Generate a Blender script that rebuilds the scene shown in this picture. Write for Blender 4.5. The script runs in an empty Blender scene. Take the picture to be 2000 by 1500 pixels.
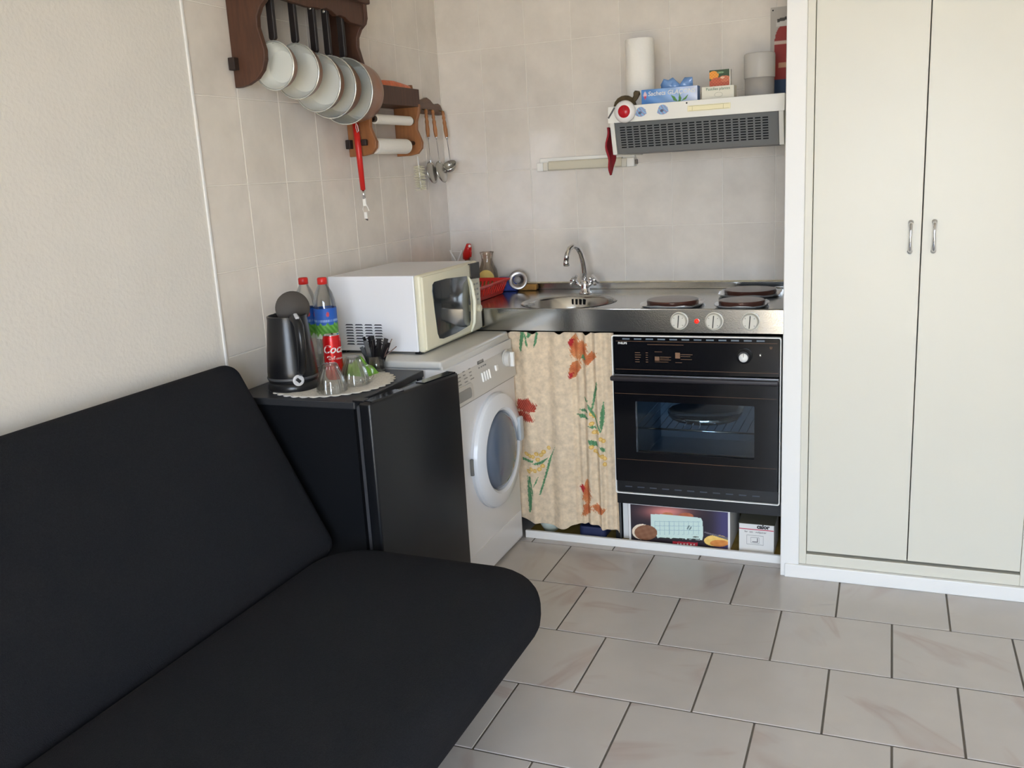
import bpy, bmesh, math, random
import numpy as np
from mathutils import Matrix, Vector
random.seed(7)
sc = bpy.context.scene
COL = sc.collection
PI = math.pi

# ------------------------------------------------------------------ camera
yaw, pitch, roll, FPX = -0.3958, 0.2256, -0.0559, 1789.6
CAM = Vector((1.1173, -3.1845, 1.4392))
fw = Vector((math.sin(yaw)*math.cos(pitch), math.cos(yaw)*math.cos(pitch), -math.sin(pitch)))
rt = Vector((math.cos(yaw), -math.sin(yaw), 0)); up = rt.cross(fw)
r2 = rt*math.cos(roll)+up*math.sin(roll); u2 = -rt*math.sin(roll)+up*math.cos(roll)
cam_data = bpy.data.cameras.new('camera'); cam = bpy.data.objects.new('camera', cam_data); COL.objects.link(cam)
cam_data.sensor_width = 36; cam_data.lens = FPX/2000*36; cam_data.clip_start = .02
M = Matrix.Identity(4)
for i in range(3):
    M[i][0] = r2[i]; M[i][1] = u2[i]; M[i][2] = -fw[i]; M[i][3] = CAM[i]
cam.matrix_world = M
sc.camera = cam

# ------------------------------------------------------------------ sky, sun, exposure
SKY = 17.0
w = bpy.data.worlds.new('sky'); sc.world = w; w.use_nodes = True
bg = w.node_tree.nodes['Background']; bg.inputs[0].default_value = (.74, .835, 1.0, 1); bg.inputs[1].default_value = SKY
sun_d = bpy.data.lights.new('sun', 'SUN'); sun_d.energy = 24; sun_d.angle = .01; sun_d.color = (1, .93, .80)
sun = bpy.data.objects.new('sun', sun_d); COL.objects.link(sun)
sun.rotation_euler = (math.radians(22), math.radians(44), 0)
po_d = bpy.data.lights.new('window_portal', 'AREA'); po_d.shape = 'RECTANGLE'; po_d.size = 1.7; po_d.size_y = 2.15
po_d.cycles.is_portal = True
po = bpy.data.objects.new('window_portal', po_d); COL.objects.link(po)
po.location = (1.2, -4.36, 1.1); po.rotation_euler = (math.radians(90), 0, 0)
vs = sc.view_settings
vs.view_transform = 'Standard'; vs.look = 'None'; vs.gamma = 1; vs.use_curve_mapping = False; vs.exposure = 0.38
sc.cycles.use_denoising = True
sc.cycles.max_bounces = 12; sc.cycles.transparent_max_bounces = 16; sc.cycles.diffuse_bounces = 6
sc.cycles.sample_clamp_indirect = 8; sc.cycles.caustics_reflective = False; sc.cycles.caustics_refractive = False

# ------------------------------------------------------------------ helpers: materials
def lin(c):
    return tuple(((v/255)/12.92 if v/255 <= .04045 else ((v/255+.055)/1.055)**2.4) for v in c)
MATS = {}
def mat(name, rgb=(200, 200, 200), rough=.5, metal=0., spec=.5, var=0., vscale=6., bump=0., bscale=60., rand=0., attr=None, coat=0., trans=0., alpha=1., ior=1.45, stretch=None, emis=0.):
    if name in MATS: return MATS[name]
    m = bpy.data.materials.new(name); m.use_nodes = True; N = m.node_tree.nodes; L = m.node_tree.links
    b = N['Principled BSDF']; c = lin(rgb)
    b.inputs['Base Color'].default_value = (*c, 1); b.inputs['Roughness'].default_value = rough; b.inputs['Metallic'].default_value = metal
    b.inputs['Specular IOR Level'].default_value = spec; b.inputs['Coat Weight'].default_value = coat
    b.inputs['Transmission Weight'].default_value = trans; b.inputs['IOR'].default_value = ior; b.inputs['Alpha'].default_value = alpha
    if emis: b.inputs['Emission Color'].default_value = (*c, 1); b.inputs['Emission Strength'].default_value = emis
    src = None
    if attr:
        a = N.new('ShaderNodeAttribute'); a.attribute_name = attr; src = a.outputs['Color']
    co = N.new('ShaderNodeNewGeometry').outputs['Position']
    if stretch:
        mp = N.new('ShaderNodeMapping'); mp.inputs['Scale'].default_value = stretch; L.new(co, mp.inputs['Vector']); co = mp.outputs['Vector']
    if var or rand:
        nz = N.new('ShaderNodeTexNoise'); nz.inputs['Scale'].default_value = vscale; nz.inputs['Detail'].default_value = 5; nz.inputs['Roughness'].default_value = .6
        L.new(co, nz.inputs['Vector'])
        mr = N.new('ShaderNodeMapRange'); mr.inputs[1].default_value = .3; mr.inputs[2].default_value = .7
        mr.inputs[3].default_value = 1-var; mr.inputs[4].default_value = 1+var*.6; L.new(nz.outputs['Fac'], mr.inputs[0])
        fac = mr.outputs[0]
        if rand:
            oi = N.new('ShaderNodeObjectInfo'); r_ = N.new('ShaderNodeMapRange'); r_.inputs[3].default_value = 1-rand; r_.inputs[4].default_value = 1+rand*.5
            L.new(oi.outputs['Random'], r_.inputs[0]); mu = N.new('ShaderNodeMath'); mu.operation = 'MULTIPLY'
            L.new(fac, mu.inputs[0]); L.new(r_.outputs[0], mu.inputs[1]); fac = mu.outputs[0]
        vm = N.new('ShaderNodeVectorMath'); vm.operation = 'SCALE'
        if src: L.new(src, vm.inputs[0])
        else: vm.inputs[0].default_value = c
        L.new(fac, vm.inputs['Scale']); src = vm.outputs[0]
    if src: L.new(src, b.inputs['Base Color'])
    if bump:
        n2 = N.new('ShaderNodeTexNoise'); n2.inputs['Scale'].default_value = bscale; n2.inputs['Detail'].default_value = 3; L.new(co, n2.inputs['Vector'])
        bp = N.new('ShaderNodeBump'); bp.inputs['Strength'].default_value = bump; bp.inputs['Distance'].default_value = .004
        L.new(n2.outputs['Fac'], bp.inputs['Height']); L.new(bp.outputs[0], b.inputs['Normal'])
    MATS[name] = m; return m
def clear_mat(name, tint=(255, 255, 255), rough=.03, fac=.12, ior=1.45):
    """thin clear glass or plastic: straight see-through with a fresnel gloss on top"""
    if name in MATS: return MATS[name]
    m = bpy.data.materials.new(name); m.use_nodes = True; N = m.node_tree.nodes; L = m.node_tree.links
    N.remove(N['Principled BSDF']); out = N['Material Output']
    t = N.new('ShaderNodeBsdfTransparent'); t.inputs[0].default_value = (*lin(tint), 1)
    g = N.new('ShaderNodeBsdfGlossy'); g.inputs['Roughness'].default_value = rough
    fr = N.new('ShaderNodeLayerWeight'); fr.inputs[0].default_value = .35
    ad = N.new('ShaderNodeMath'); ad.operation = 'MULTIPLY_ADD'; ad.inputs[1].default_value = .6; ad.inputs[2].default_value = fac; ad.use_clamp = True
    L.new(fr.outputs['Fresnel'], ad.inputs[0])
    mx = N.new('ShaderNodeMixShader'); L.new(ad.outputs[0], mx.inputs[0]); L.new(t.outputs[0], mx.inputs[1]); L.new(g.outputs[0], mx.inputs[2])
    L.new(mx.outputs[0], out.inputs['Surface'])
    MATS[name] = m; return m

# ------------------------------------------------------------------ helpers: geometry
def new_bm(): return bmesh.new()
def box(bm, x0, x1, y0, y1, z0, z1, bev=0., seg=2):
    b2 = bmesh.new(); r = bmesh.ops.create_cube(b2, size=1)
    for v in b2.verts: v.co = Vector(((x0+x1)/2+v.co.x*(x1-x0), (y0+y1)/2+v.co.y*(y1-y0), (z0+z1)/2+v.co.z*(z1-z0)))
    if bev: bmesh.ops.bevel(b2, geom=list(b2.edges), offset=bev, segments=seg, profile=.5, affect='EDGES')
    merge(bm, b2); return bm
def merge(bm, b2, mtx=None):
    if mtx is not None: bmesh.ops.transform(b2, matrix=mtx, verts=b2.verts)
    vm = {}
    for v in b2.verts: vm[v] = bm.verts.new(v.co)
    for f in b2.faces:
        try: nf = bm.faces.new([vm[v] for v in f.verts]); nf.smooth = f.smooth; nf.material_index = f.material_index
        except ValueError: pass
    b2.free()
def B(*a, **k): return box(new_bm(), *a, **k)
def boxes(lst, **k):
    bm = new_bm()
    for a in lst: box(bm, *a, **k)
    return bm
def prism(poly, axis, a, b, bev=0., seg=2):
    """closed 2D outline pushed along an axis; axis x: (y,z), y: (x,z), z: (x,y)"""
    bm = new_bm()
    P = {'x': lambda p, t: (t, p[0], p[1]), 'y': lambda p, t: (p[0], t, p[1]), 'z': lambda p, t: (p[0], p[1], t)}[axis]
    va = [bm.verts.new(P(p, a)) for p in poly]; vb = [bm.verts.new(P(p, b)) for p in poly]; n = len(poly)
    fa = bm.faces.new(va); fb = bm.faces.new(vb[::-1])
    for i in range(n): bm.faces.new((va[i], vb[i], vb[(i+1) % n], va[(i+1) % n]))
    bmesh.ops.recalc_face_normals(bm, faces=bm.faces)
    if bev:
        es = [e for e in bm.edges if any(f in (fa, fb) for f in e.link_faces)]
        bmesh.ops.bevel(bm, geom=es, offset=bev, segments=seg, profile=.5, affect='EDGES')
    return bm
def lathe(prof, seg=32, c=(0, 0, 0), axis='z', facet=None, cap=True):
    bm = new_bm(); rings = []
    for (r, z) in prof:
        if r < 1e-6: rings.append([bm.verts.new((0, 0, z))]); continue
        ring = []
        for i in range(seg):
            t = 2*PI*i/seg; rr = r*(facet(t, z) if facet else 1)
            ring.append(bm.verts.new((rr*math.cos(t), rr*math.sin(t), z)))
        rings.append(ring)
    for A, Bq in zip(rings, rings[1:]):
        for i in range(seg):
            j = (i+1) % seg
            if len(A) == 1 and len(Bq) == 1: continue
            if len(A) == 1: f = bm.faces.new((A[0], Bq[j], Bq[i]))
            elif len(Bq) == 1: f = bm.faces.new((A[i], A[j], Bq[0]))
            else: f = bm.faces.new((A[i], A[j], Bq[j], Bq[i]))
            f.smooth = True
    R = {'z': Matrix.Identity(4), 'x': Matrix.Rotation(PI/2, 4, 'Y'), 'y': Matrix.Rotation(-PI/2, 4, 'X'), '-y': Matrix.Rotation(PI/2, 4, 'X'), '-x': Matrix.Rotation(-PI/2, 4, 'Y')}[axis]
    bmesh.ops.transform(bm, matrix=Matrix.Translation(c) @ R, verts=bm.verts)
    bmesh.ops.recalc_face_normals(bm, faces=bm.faces)
    return bm
def tube(bm, pts, r, seg=10, closed=False, cap=True):
    pts = [Vector(p) for p in pts]; n = len(pts); rs = r if isinstance(r, (list, tuple)) else [r]*n
    rings = []; ref = None
    for i, p in enumerate(pts):
        if closed: t = pts[(i+1) % n]-pts[i-1]
        else: t = pts[min(i+1, n-1)]-pts[max(i-1, 0)]
        t.normalize()
        if ref is None:
            ref = Vector((0, 0, 1)) if abs(t.z) < .9 else Vector((1, 0, 0))
        nrm = (ref-t*ref.dot(t)).normalized(); ref = nrm; bn = t.cross(nrm)
        rings.append([bm.verts.new(p+(nrm*math.cos(2*PI*k/seg)+bn*math.sin(2*PI*k/seg))*rs[i]) for k in range(seg)])
    m = n if closed else n-1
    for i in range(m):
        A, Bq = rings[i], rings[(i+1) % n]
        for k in range(seg):
            f = bm.faces.new((A[k], A[(k+1) % seg], Bq[(k+1) % seg], Bq[k])); f.smooth = True
    if not closed and cap: bm.faces.new(rings[0][::-1]); bm.faces.new(rings[-1])
    return bm
def T(pts, r, **k): return tube(new_bm(), pts, r, **k)
def arc(c, r, a0, a1, n, plane='xz'):
    out = []
    for i in range(n+1):
        a = math.radians(a0+(a1-a0)*i/n); q = (r*math.cos(a), r*math.sin(a))
        out.append({'xz': (c[0]+q[0], c[1], c[2]+q[1]), 'yz': (c[0], c[1]+q[0], c[2]+q[1]), 'xy': (c[0]+q[0], c[1]+q[1], c[2])}[plane])
    return out
def rrect(x0, x1, z0, z1, r, n=5):
    out = []
    for cx, cz, a in ((x1-r, z1-r, 0), (x0+r, z1-r, 90), (x0+r, z0+r, 180), (x1-r, z0+r, 270)):
        for i in range(n+1):
            t = math.radians(a+90*i/n); out.append((cx+r*math.cos(t), cz+r*math.sin(t)))
    return out
def ring_frame(outer, inner, axis, a, b):
    """flat frame between two outlines with the same number of points"""
    bm = new_bm(); n = len(outer)
    P = {'x': lambda p, t: (t, p[0], p[1]), 'y': lambda p, t: (p[0], t, p[1]), 'z': lambda p, t: (p[0], p[1], t)}[axis]
    q = [[bm.verts.new(P(p, t)) for p in o] for o in (outer, inner) for t in (a, b)]
    for i in range(n):
        j = (i+1) % n
        for (s, e) in ((q[0], q[1]), (q[1], q[3]), (q[3], q[2]), (q[2], q[0])):
            bm.faces.new((s[i], e[i], e[j], s[j]))
    bmesh.ops.recalc_face_normals(bm, faces=bm.faces); return bm
def slab(L, W, Tk, R, r, dome=0., n=6, m=8, nx=24, ny=12):
    """soft mattress slab, plan corner radius R, edge radius r; origin at the centre of its bottom"""
    bm = new_bm(); rings = []
    def outline(ins):
        rr = max(R-ins, .004); return rrect(-L/2+ins, L/2-ins, -W/2+ins, W/2-ins, rr, m)
    prof = [(r*(1-math.sin(PI/2*i/n)), r*(1-math.cos(PI/2*i/n))) for i in range(n+1)]
    lv = [(a, b) for a, b in prof]+[(a, Tk-b) for a, b in prof[::-1]]
    for ins, z in lv: rings.append([bm.verts.new((x, y, z)) for x, y in outline(ins)])
    for k in range(5):
        ins = r+(min(L, W)/2-r-.01)*(k+1)/5; zz = Tk+dome*(1-(1-(k+1)/5)**2)
        rings.append([bm.verts.new((x, y, zz)) for x, y in outline(ins)])
    for A, Bq in zip(rings, rings[1:]):
        for i in range(len(A)):
            j = (i+1) % len(A); f = bm.faces.new((A[i], A[j], Bq[j], Bq[i])); f.smooth = True
    bm.faces.new(rings[0][::-1]); f = bm.faces.new(rings[-1]); f.smooth = True
    return bm
def smooth(bm, ang=40):
    for f in bm.faces: f.smooth = True
    return bm

# ------------------------------------------------------------------ helpers: objects
MTX = {}
def to_mesh(name, g, auto=None):
    if isinstance(g, bpy.types.Mesh): return g
    me = bpy.data.meshes.new(name); g.to_mesh(me); g.free()
    if auto:
        me.polygons.foreach_set('use_smooth', [True]*len(me.polygons)); me.set_sharp_from_angle(angle=math.radians(auto))
    return me
def obj(name, g, m, parent=None, auto=None, label=None, local=False):
    """g in world coordinates (or the parent's own when local); origin moved to the bottom centre of its bounds"""
    me = to_mesh(name, g, auto); o = bpy.data.objects.new(name, me); COL.objects.link(o)
    if m is not None:
        me.materials.clear()
        for q in (m if isinstance(m, (list, tuple)) else [m]): me.materials.append(q)
    base = Matrix.Identity(4)
    if parent is not None:
        o.parent = parent; base = MTX[parent.name]
        if not local: me.transform(base.inverted())
    n = len(me.vertices)
    if n:
        co = np.empty(n*3, 'f'); me.vertices.foreach_get('co', co); co = co.reshape(-1, 3)
        c = Vector(((co[:, 0].min()+co[:, 0].max())/2, (co[:, 1].min()+co[:, 1].max())/2, float(co[:, 2].min())))
        me.transform(Matrix.Translation(-c)); o.location = c
    MTX[o.name] = base @ Matrix.Translation(o.location)
    if label: o['label'] = label
    return o
def thing(name, label, cat, loc=(0, 0, 0), rz=0., group=None, rot=None):
    o = bpy.data.objects.new(name, None); COL.objects.link(o); o.empty_display_size = .03
    o.location = loc; o.rotation_euler = rot if rot else (0, 0, rz)
    MTX[o.name] = Matrix.Translation(loc) @ o.rotation_euler.to_matrix().to_4x4()
    return tag(o, label, cat, group)
def tag(o, label, cat, group=None):
    o['label'] = label; o['category'] = cat
    if group: o['group'] = group
    return o
def struct(name, g, m, parent=None, auto=None):
    o = obj(name, g, m, parent, auto)
    if parent is None: o['kind'] = 'structure'
    return o
def placed(bm, loc, rot=(0, 0, 0)):
    from mathutils import Euler
    bmesh.ops.transform(bm, matrix=Matrix.Translation(loc) @ Euler(rot).to_matrix().to_4x4(), verts=bm.verts); return bm
def text(s, size, origin, u, v, shear=0., thick=0.0004, align='LEFT', wrap=None, bold=0.):
    cu = bpy.data.curves.new('t', 'FONT'); cu.body = s; cu.size = size; cu.shear = shear; cu.align_x = align; cu.resolution_u = 3; cu.offset = bold
    o = bpy.data.objects.new('t', cu); COL.objects.link(o)
    me = bpy.data.meshes.new_from_object(o); bpy.data.objects.remove(o); bpy.data.curves.remove(cu)
    u = Vector(u).normalized(); v = Vector(v).normalized(); n = u.cross(v); O = Vector(origin)
    for vt in me.vertices:
        x, y, z = vt.co
        if wrap:  # (radius): bend round an upright cylinder whose axis passes through origin
            a = x/wrap[0]+wrap[1]; vt.co = O+Vector((math.cos(a), math.sin(a), 0))*(wrap[0]+thick)+Vector((0, 0, y))
        else: vt.co = O+u*x+v*y+n*thick
    return me
def srgb(a): 
    a = np.asarray(a, float)/255; return np.where(a <= .04045, a/12.92, ((a+.055)/1.055)**2.4)
def printed(nx, ny, pos, colour, attr='print'):
    """grid mesh carrying a flat print: pos(u,v)->xyz, colour(u,v)->sRGB 0..255 (v runs upward)"""
    u, v = np.meshgrid(np.linspace(0, 1, nx), np.linspace(0, 1, ny)); u = u.ravel(); v = v.ravel()
    P = pos(u, v); C = srgb(colour(u, v))
    i = np.arange((nx-1)*(ny-1)); a = (i//(nx-1))*nx+i % (nx-1)
    F = np.stack([a, a+1, a+1+nx, a+nx], -1)
    me = bpy.data.meshes.new('print'); me.from_pydata(P.tolist(), [], F.tolist())
    at = me.attributes.new(attr, 'FLOAT_COLOR', 'POINT'); at.data.foreach_set('color', np.c_[C, np.ones(len(C))].astype('f').ravel())
    me.polygons.foreach_set('use_smooth', [True]*len(me.polygons)); me.update(); return me
def inpoly(x, y, poly):
    r = np.zeros(x.shape, bool); n = len(poly)
    for i in range(n):
        x0, y0 = poly[i]; x1, y1 = poly[(i+1) % n]
        if y0 == y1: continue
        c = ((y0 > y) != (y1 > y)) & (x < (x1-x0)*(y-y0)/(y1-y0)+x0); r ^= c
    return r

# ------------------------------------------------------------------ materials
XL, YB, ZC = -.7365, .62, 2.48
TW, TH, TX0, TZ0, TY0 = .2047, .2563, .6954, 1.1951, .2365
XR, YR = 2.25, -4.4
plaster = mat('plaster_paint', (222, 218, 211), .85, var=.03, vscale=4, bump=.35, bscale=90)
ceil_m = mat('ceiling_paint', (235, 232, 224), .9)
grout_w = mat('wall_grout', (230, 225, 216), .8)
grout_f = mat('floor_grout', (96, 90, 82), .9)
tile_w = mat('wall_tile_glaze', (224, 217, 208), .09, var=.09, vscale=7, rand=.03)
white_paint = mat('white_paint', (232, 231, 228), .45)
lacquer = mat('ivory_lacquer', (214, 211, 198), .38, var=.015, vscale=2)
steel = mat('brushed_steel', (190, 190, 188), .16, 1., bump=.03, bscale=200)
chrome = mat('chrome', (225, 225, 228), .07, 1.)
black_fab = mat('black_fabric', (33, 34, 38), .95, spec=.15, var=.18, vscale=260, bump=.5, bscale=420)
black_pl = mat('black_plastic', (22, 22, 24), .35)
black_gl = mat('black_gloss', (15, 15, 18), .12)
white_en = mat('white_enamel', (226, 226, 228), .25)
cream_pl = mat('cream_plastic', (224, 220, 196), .35)
grey_pl = mat('grey_plastic', (120, 120, 120), .5)
dark = mat('dark_void', (12, 12, 14), .9)
red_pl = mat('red_plastic', (200, 36, 30), .35)
white_pl = mat('white_plastic', (236, 235, 230), .4)
walnut = mat('dark_walnut', (80, 51, 36), .5, var=.3, vscale=14, stretch=(6, 6, .7), bump=.1, bscale=60)
oakw = mat('honey_pine', (150, 98, 58), .5, var=.22, vscale=14, stretch=(6, 6, .7))
mottle = mat('print_card', (255, 255, 255), .55, attr='print')
paper_w = mat('white_paper', (240, 237, 230), .9, bump=.3, bscale=150)

def marble():
    m = bpy.data.materials.new('floor_tile_marble'); m.use_nodes = True; N = m.node_tree.nodes; L = m.node_tree.links; b = N['Principled BSDF']
    g = N.new('ShaderNodeNewGeometry'); oi = N.new('ShaderNodeObjectInfo')
    sv = N.new('ShaderNodeVectorMath'); sv.operation = 'SCALE'; cx = N.new('ShaderNodeCombineXYZ')
    for k in range(3): L.new(oi.outputs['Random'], cx.inputs[k])
    L.new(cx.outputs[0], sv.inputs[0]); sv.inputs['Scale'].default_value = 37
    ad = N.new('ShaderNodeVectorMath'); L.new(g.outputs['Position'], ad.inputs[0]); L.new(sv.outputs[0], ad.inputs[1])
    rot = N.new('ShaderNodeVectorRotate'); rot.rotation_type = 'Z_AXIS'; ra = N.new('ShaderNodeMath'); ra.operation = 'MULTIPLY'; ra.inputs[1].default_value = 6.3
    L.new(oi.outputs['Random'], ra.inputs[0]); L.new(ra.outputs[0], rot.inputs['Angle']); L.new(ad.outputs[0], rot.inputs['Vector'])
    mp = N.new('ShaderNodeMapping'); mp.inputs['Scale'].default_value = (2.2, 7.5, 1); L.new(rot.outputs[0], mp.inputs['Vector'])
    n1 = N.new('ShaderNodeTexNoise'); n1.inputs['Scale'].default_value = 1.0; n1.inputs['Detail'].default_value = 3; n1.inputs['Distortion'].default_value = .5; L.new(mp.outputs[0], n1.inputs['Vector'])
    cr = N.new('ShaderNodeValToRGB'); E = cr.color_ramp.elements
    E[0].position = 0; E[0].color = (0, 0, 0, 1); E[1].position = 1; E[1].color = (0, 0, 0, 1)
    for p_, v_ in ((.57, 0), (.66, .6), (.70, .35), (.82, 0)):
        e = E.new(p_); e.color = (v_, v_, v_, 1)
    L.new(n1.outputs['Fac'], cr.inputs[0])
    n2 = N.new('ShaderNodeTexNoise'); n2.inputs['Scale'].default_value = 9; n2.inputs['Detail'].default_value = 4; L.new(ad.outputs[0], n2.inputs['Vector'])
    c2 = N.new('ShaderNodeMix'); c2.data_type = 'RGBA'; c2.inputs[6].default_value = (*lin((194, 189, 185)), 1); c2.inputs[7].default_value = (*lin((180, 175, 171)), 1)
    L.new(n2.outputs['Fac'], c2.inputs[0])
    n3 = N.new('ShaderNodeTexNoise'); n3.inputs['Scale'].default_value = 3; L.new(ad.outputs[0], n3.inputs['Vector'])
    mu = N.new('ShaderNodeMath'); mu.operation = 'MULTIPLY'; L.new(cr.outputs[0], mu.inputs[0]); L.new(n3.outputs['Fac'], mu.inputs[1])
    c3 = N.new('ShaderNodeMix'); c3.data_type = 'RGBA'; L.new(mu.outputs[0], c3.inputs[0]); L.new(c2.outputs[2], c3.inputs[6]); c3.inputs[7].default_value = (*lin((146, 112, 102)), 1)
    L.new(c3.outputs[2], b.inputs['Base Color']); b.inputs['Roughness'].default_value = .28
    return m
tile_f = marble()
#@@STRUCT
# ================================================================== STRUCTURE
floor = struct('floor', B(XL-.1, XR, YR-.1, YB+.1, -.06, -.0022), grout_f)
struct('ceiling', B(XL-.1, XR, YR-.1, YB+.1, ZC, ZC+.06), ceil_m)
wall_left = struct('wall_left', B(XL-.12, XL-.0012, YR-.1, YB+.1, -.05, ZC), grout_w)
struct('wall_plaster', B(XL-.001, XL+.0, YR, -.992, 0, ZC), plaster).name = 'wall_left_plaster'
struct('trim_1', B(XL-.001, XL+.005, -.994, -.984, 0, ZC, bev=.0025), white_paint)
wall_back = struct('wall_back', B(XL-.1, XR, YB+.0012, YB+.12, -.05, ZC), grout_w)
struct('wall_right', B(XR, XR+.1, YR-.1, YB+.1, -.05, ZC), plaster)
WX0, WX1, WZ1 = .35, 2.05, 2.2
rear = new_bm()
box(rear, XL-.1, WX0, YR-.12, YR, 0, ZC); box(rear, WX1, XR, YR-.12, YR, 0, ZC); box(rear, WX0, WX1, YR-.12, YR, WZ1, ZC)
struct('wall_rear', rear, plaster)
win = bpy.data.objects.new('window_1', None); COL.objects.link(win); win['kind'] = 'structure'; win.location = ((WX0+WX1)/2, YR-.05, 0); MTX['window_1'] = Matrix.Translation(win.location)
fr = new_bm(); yf0, yf1 = YR-.075, YR-.025; xm = (WX0+WX1)/2
for a in ((WX0, WX0+.06), (xm-.05, xm+.05), (WX1-.06, WX1)): box(fr, a[0], a[1], yf0, yf1, 0, WZ1, bev=.004)
for a in ((0, .10), (WZ1-.06, WZ1)): box(fr, WX0, WX1, yf0+.004, yf1-.004, a[0], a[1], bev=.004)
obj('window_frame', fr, white_paint, win)
pane_m = clear_mat('window_glass', (250, 252, 252), .01, .04)
for a, b in ((WX0+.06, xm-.05), (xm+.05, WX1-.06)): obj('window_pane', B(a, b, YR-.053, YR-.047, .1, WZ1-.06), pane_m, win)
struct('terrace_ground', B(-7, 9, -13, YR-.12, -.2, -.04), mat('terrace_stone', (210, 182, 142), .9, var=.08, vscale=2))

# floor tiles (running bond)
D, W3 = .3278, 1/3
tile_cache = {}
def tile(kind, parent, m, c, sx, sy, sz, b=.0012):
    key = (kind, round(sx, 4), round(sy, 4), round(sz, 4))
    if key not in tile_cache: tile_cache[key] = to_mesh(kind, box(new_bm(), -sx/2, sx/2, -sy/2, sy/2, -sz/2, sz/2, bev=b, seg=1)); tile_cache[key].materials.append(m)
    o = bpy.data.objects.new(kind, tile_cache[key]); COL.objects.link(o); o.parent = parent
    o.location = Vector(c)-MTX[parent.name].translation; return o
g = .0055
for k in range(0, 14):
    y1, y0 = -D*(k-1), -D*k
    y1 = min(y1, YB)
    off = 0 if k % 2 else .5
    for i in range(-4, 9):
        a, b = (i+off)*W3, (i+off+1)*W3
        a, b = max(a, XL), min(b, XR-.0)
        if y1 > .1: b = min(b, .80)
        if b-a < .02: continue
        if y1 > .1: y1 = .3278
        tile('floor_tile', floor, tile_f, ((a+b)/2, (y0+y1)/2, -.005), b-a-g, y1-y0-g, .01)
# wall tiles
g = .003
zs = [TZ0+k*TH for k in range(-1, 6)]
xs = [XL]+[TX0+k*TW for k in range(-7, 1)]+[.80]
xs = [x for x in xs if x >= XL]
xs = sorted(set(round(x, 4) for x in xs)); xs = [x for i, x in enumerate(xs) if i == 0 or x-xs[i-1] > .02]
for z0 in zs:
    z1 = min(z0+TH, ZC)
    if z1-z0 < .03: continue
    for a, b in zip(xs, xs[1:]): tile('wall_tile', wall_back, tile_w, ((a+b)/2, YB+.004, (z0+z1)/2), b-a-g, .008, z1-z0-g)
ys = [.62]+[TY0+.2047-k*TW for k in range(0, 20)]
ys = sorted([y for y in ys if -.984 < y <= .62]+[-.984])
for z0 in [TZ0+k*TH for k in range(-3, 6)]:
    z1 = min(z0+TH, ZC)
    if z1-z0 < .03: continue
    for a, b in zip(ys, ys[1:]):
        if b-a > .02: tile('wall_tile', wall_left, tile_w, (XL-.004, (a+b)/2, (z0+z1)/2), .008, b-a-g, z1-z0-g)

# ================================================================== WARDROBE (built in)
YW = -.06
wd = thing('wardrobe', 'tall ivory built-in wardrobe with two flush doors and bar handles', 'wardrobe', (1.2, .2, 0))
obj('side_panel', B(.801, .818, YW+.003, .615, .0, ZC-.002), white_paint, wd)
obj('corner_post', B(.80, .862, YW, YW+.05, .0, ZC-.002, bev=.003), white_paint, wd)
obj('corner_post', B(1.572, 1.64, YW, YW+.05, .0, ZC-.002, bev=.003), white_paint, wd)
obj('door_frame', boxes([(.862, .886, YW+.006, YW+.05, .05, ZC-.002), (1.546, 1.572, YW+.006, YW+.05, .05, ZC-.002), (.886, 1.546, YW+.006, YW+.05, .05, .088)], bev=.002), lacquer, wd)
obj('plinth', B(.815, 1.64, YW-.008, YW+.02, 0, .049, bev=.003), white_paint, wd)
obj('back_panel', B(.82, 1.64, .55, .57, .0, ZC-.002), white_paint, wd)
obj('bottom_panel', B(.87, 1.56, YW+.052, .55, .04, .06), dark, wd)
for a, b, hx in ((.888, 1.2085, 1.178), (1.2115, 1.545, 1.245)):
    d = obj('door', B(a, b, YW+.008, YW+.028, .0985, ZC-.03, bev=.0015), lacquer, wd)
    h = new_bm(); zt, zb, yh = 1.224, 1.134, YW+.008
    pts = [(hx, yh-.004, zt), (hx, yh-.018, zt-.006), (hx, yh-.024, zt-.02), (hx, yh-.025, (zt+zb)/2), (hx, yh-.024, zb+.02), (hx, yh-.018, zb+.006), (hx, yh-.004, zb)]
    tube(h, pts, [.006, .006, .0045, .0035, .0045, .006, .006], seg=10)
    for z in (zt, zb): merge(h, lathe([(0, 0), (.008, 0), (.008, .004), (0, .005)], 14, (hx, yh, z), '-y'))
    obj('handle', h, chrome, d, label='slim chrome bar handle')
ob = struct('wall_back_filler', B(1.64, XR, YW+.02, YW+.12, 0, ZC), plaster)

# ================================================================== KITCHENETTE
CT = .934; YF = .03
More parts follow.
